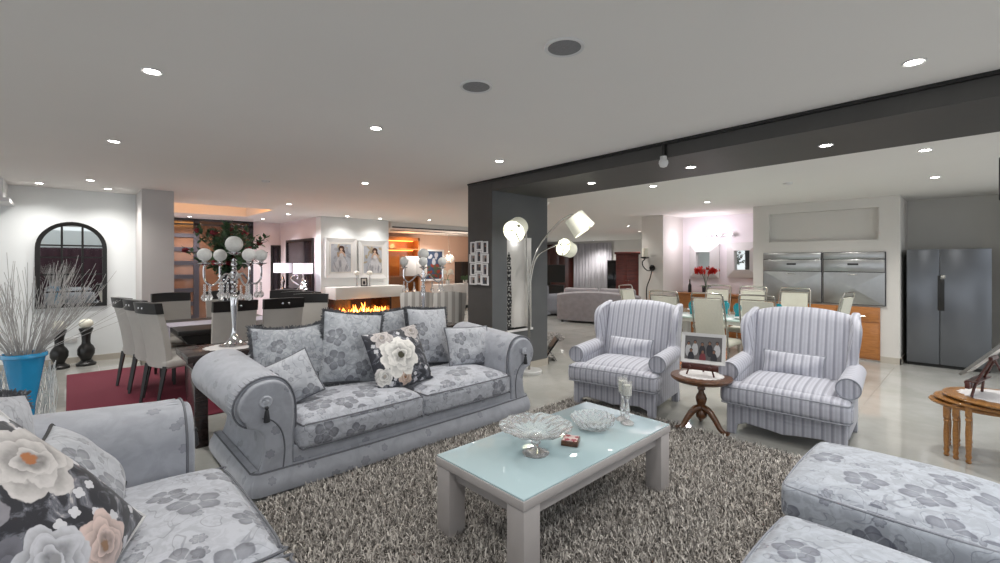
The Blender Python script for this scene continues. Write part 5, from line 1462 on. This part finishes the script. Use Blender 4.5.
M().tube([(0, -.05, 2.25), (0, -.05, 2.51)], .02, 8).build('mount', MT['black'], t)

# ------------------------------------------------------------------ ceiling fittings and light
def spot(loc, e, col=(1, .97, .93), ang=140, soft=.06, blend=.9):
    L = bpy.data.lights.new('downlight_or_fill_beam', 'SPOT'); L.energy = e; L.color = col; L.spot_size = R(ang); L.spot_blend = blend; L.shadow_soft_size = soft
    o = bpy.data.objects.new('downlight_or_fill_beam', L); o.location = loc; COL.objects.link(o)
dl = thing('downlight', 'x', 'downlight', (0, 0, 0), 0, 'recessed downlights')
M().lathe([(.036, -.002), (.05, -.008), (.054, -.004), (.054, .0), (.036, .0)], 20, cap=False).build('ring', MT['white'], dl)
M().lathe([(.038, -.005), (.001, -.007)], 20, cap=False).build('lamp', MT['lamp'], dl)
E0 = 60
DL = [((.35, 3.3, HC), 1, 'recessed downlight over the near sofa arm'), ((1.84, 3.43, HC), 1, 'recessed downlight over the two-seat sofa'), ((3.39, .25, HC), 1, 'recessed downlight above the far ottoman'),
      ((.3, 5.45, HC), 1, 'recessed downlight behind the blue vase, above the tiles'), ((3.01, 5.92, HC), 2.2, 'recessed downlight right of the dining table'), ((3.42, 3.62, HC), 1, 'recessed downlight closest before the column'),
      ((.21, 8.26, HC), 1, 'recessed downlight over the far left dining chairs'), ((-.30, 9.05, HC), .75, 'recessed downlight washing the wall left of the arched mirror'), ((.43, 9.05, HC), .75, 'recessed downlight washing the wall right of the arched mirror'),
      ((3.05, 9.06, HC), 1.5, 'recessed downlight before the orange ceiling cove'), ((2.13, 13.2, HC), 3.0, 'recessed downlight by the glazed front door'), ((4.87, 10.5, HC), .55, 'recessed downlight over the left gown painting'),
      ((5.75, 10.5, HC), .55, 'recessed downlight over the right gown painting'), ((6.89, 9.98, HC), 2.2, 'recessed downlight between fireplace and column'), ((3.67, 10.97, HC), 3.0, 'recessed downlight over the hall console'), ((3.6, 12.6, HC), 3.0, 'recessed downlight deepest in the hall'),
      ((4.6, 3.24, HB), .7, 'recessed downlight under the beam nearest the column'), ((4.56, 2.01, HB), .7, 'recessed downlight in the middle of the beam, beside the sensor'), ((4.51, .87, HB), .7, 'recessed downlight at the right end of the beam'),
      ((5.64, 2.99, HK), 1.3, 'recessed downlight just beyond the beam, over the armchairs'), ((7.8, 3.16, HK), 1.3, 'recessed downlight over the glass dining table'), ((5.6, .34, HK), 1.3, 'recessed downlight just beyond the beam at the right'),
      ((7.47, .37, HK), 1.3, 'recessed downlight before the grey fridge'), ((11.39, 6.79, HK), 2.6, 'recessed downlight over the far velvet sofa'), ((13.49, 7.64, HK), 2.6, 'recessed downlight before the mahogany wardrobe'),
      ((16.44, 13.2, HK), 2.6, 'recessed downlight before the red-brown cupboard'), ((17.6, 12.3, HK), 2.6, 'recessed downlight before the grey curtain')]
for i, (p, e, lab) in enumerate(DL):
    if i == 0: o = dl; o.location = p; o['label'] = lab
    else: o = dup(dl, p, 0, lab)
    spot((p[0], p[1], p[2] - .03), E0 * e, (.97, .94, 1) if p[1] > 10.6 and p[0] < 4 else (1, .97, .93))
for p in ((.2, .9, HC - .03), (2.2, -.2, HC - .03), (9.0, 8.0, HK - .03), (9.0, 12.6, 2.45), (7.8, 1.6, HK - .03), (8.2, 12.2, 2.45), (15.5, 9.5, HK - .03), (12.5, 11.0, HK - .03), (16.6, 11.4, HK - .03), (9.0, 5.8, HK - .03)): spot(p, E0 * 1.3)  # added fill spots with no fittings, brightening foreground, kitchen, lounge and back room
def speaker(label, x, y):
    t = thing('ceiling_speaker', label, 'speaker', (x, y, HC), 0, 'round ceiling speakers')
    M().lathe([(.085, -.006), (.1, -.01), (.105, -.004), (.105, 0), (.085, 0)], 28, cap=False).build('ring', MT['white'], t)
    M().lathe([(.088, -.005), (.001, -.006)], 28, cap=False).build('grille', plain('speaker_grille', hx('8d8d90'), .6, var=.2, scale=90), t)
speaker('round ceiling speaker nearer the camera', 1.85, 1.47); speaker('round ceiling speaker nearer the two-seat sofa', 1.86, 2.18)
t = thing('motion_sensor', 'white motion sensor hanging from the charcoal beam edge', 'sensor', (3.965, 2.0, 2.49))
M().lathe([(.001, -.075), (.03, -.065), (.042, -.035), (.04, -.01), (.03, .0), (.03, .03), (.001, .03)], 16).build('body', MT['white'], t)
M().box((-.008, -.012, .03), (.045, .012, .15), .002).build('bracket', MT['black'], t)
o = M().lathe([(.001, -.03), (.05, -.02), (.055, 0), (.001, 0)], 16).build('smoke_detector', MT['white'], loc=(1.95, 6.7, HC)); tag(o, 'small white smoke detector on the ceiling over the dining table', 'detector')
o = M().lathe([(.001, -.03), (.05, -.02), (.055, 0), (.001, 0)], 16).build('smoke_detector', MT['white'], loc=(6.67, 1.69, HK)); tag(o, 'small white smoke detector on the kitchen ceiling', 'detector')
def area(loc, rot, sx, sy, e, col):
    L = bpy.data.lights.new('area_light', 'AREA'); L.shape = 'RECTANGLE'; L.size = sx; L.size_y = sy; L.energy = e; L.color = col
    o = bpy.data.objects.new('area_light', L); o.location = loc; o.rotation_euler = rot; COL.objects.link(o)
def point(loc, e, col=(1, 1, 1), s=.08):
    L = bpy.data.lights.new('lamp_light', 'POINT'); L.energy = e; L.color = col; L.shadow_soft_size = s
    o = bpy.data.objects.new('lamp_light', L); o.location = loc; COL.objects.link(o)
area((2.0, 10.42, 2.80), (R(90), 0, 0), 2.0, .2, 17, (1, .42, .10))     # strip lamp in the hall's ceiling cove
point((9.75, 3.82, 2.15), 8, (1, .9, .98)); point((9.75, 4.35, 2.0), 6, (1, .9, .98))   # the spot bar
point((8.0, 12.75, 2.1), 12, (1, .5, .2)); point((9.25, 12.0, 1.9), 22, (1, .84, .70))
point((5.2, 10.2, .5), 2.5, (1, .45, .12), .2)
point((4.68, 4.57, 1.84), 0.55, (1, 1, 1), .03)     # niche lamp
# curtain behind the camera that the arched mirror looks at
m = M(); seg = 60; vs = []
for i in range(seg + 1):
    x = -1.6 + i / seg * 3.6
    for z in (.02, 2.05): vs.append((x, -2.9 + .04 * math.sin(i * 1.3), z))
o = m.add(vs, [(2 * i, 2 * i + 2, 2 * i + 3, 2 * i + 1) for i in range(seg)]).build('curtain', MT['maroon'], smooth=80); tag(o, 'maroon curtain seen only in the arched mirror', 'curtain')
sm = o.modifiers.new('thickness', 'SOLIDIFY'); sm.thickness = .004

W = bpy.data.worlds.new('world'); SC.world = W; W.use_nodes = True
W.node_tree.nodes['Background'].inputs[0].default_value = (.92, .96, 1, 1); W.node_tree.nodes['Background'].inputs[1].default_value = 1.25
SC.view_settings.view_transform = 'Standard'; SC.view_settings.look = 'None'; SC.view_settings.gamma = 1
SC.view_settings.use_curve_mapping = False; SC.view_settings.exposure = 0.20
SC.cycles.use_denoising = True
SC.cycles.max_bounces = 8; SC.cycles.transmission_bounces = 8; SC.cycles.sample_clamp_indirect = 6
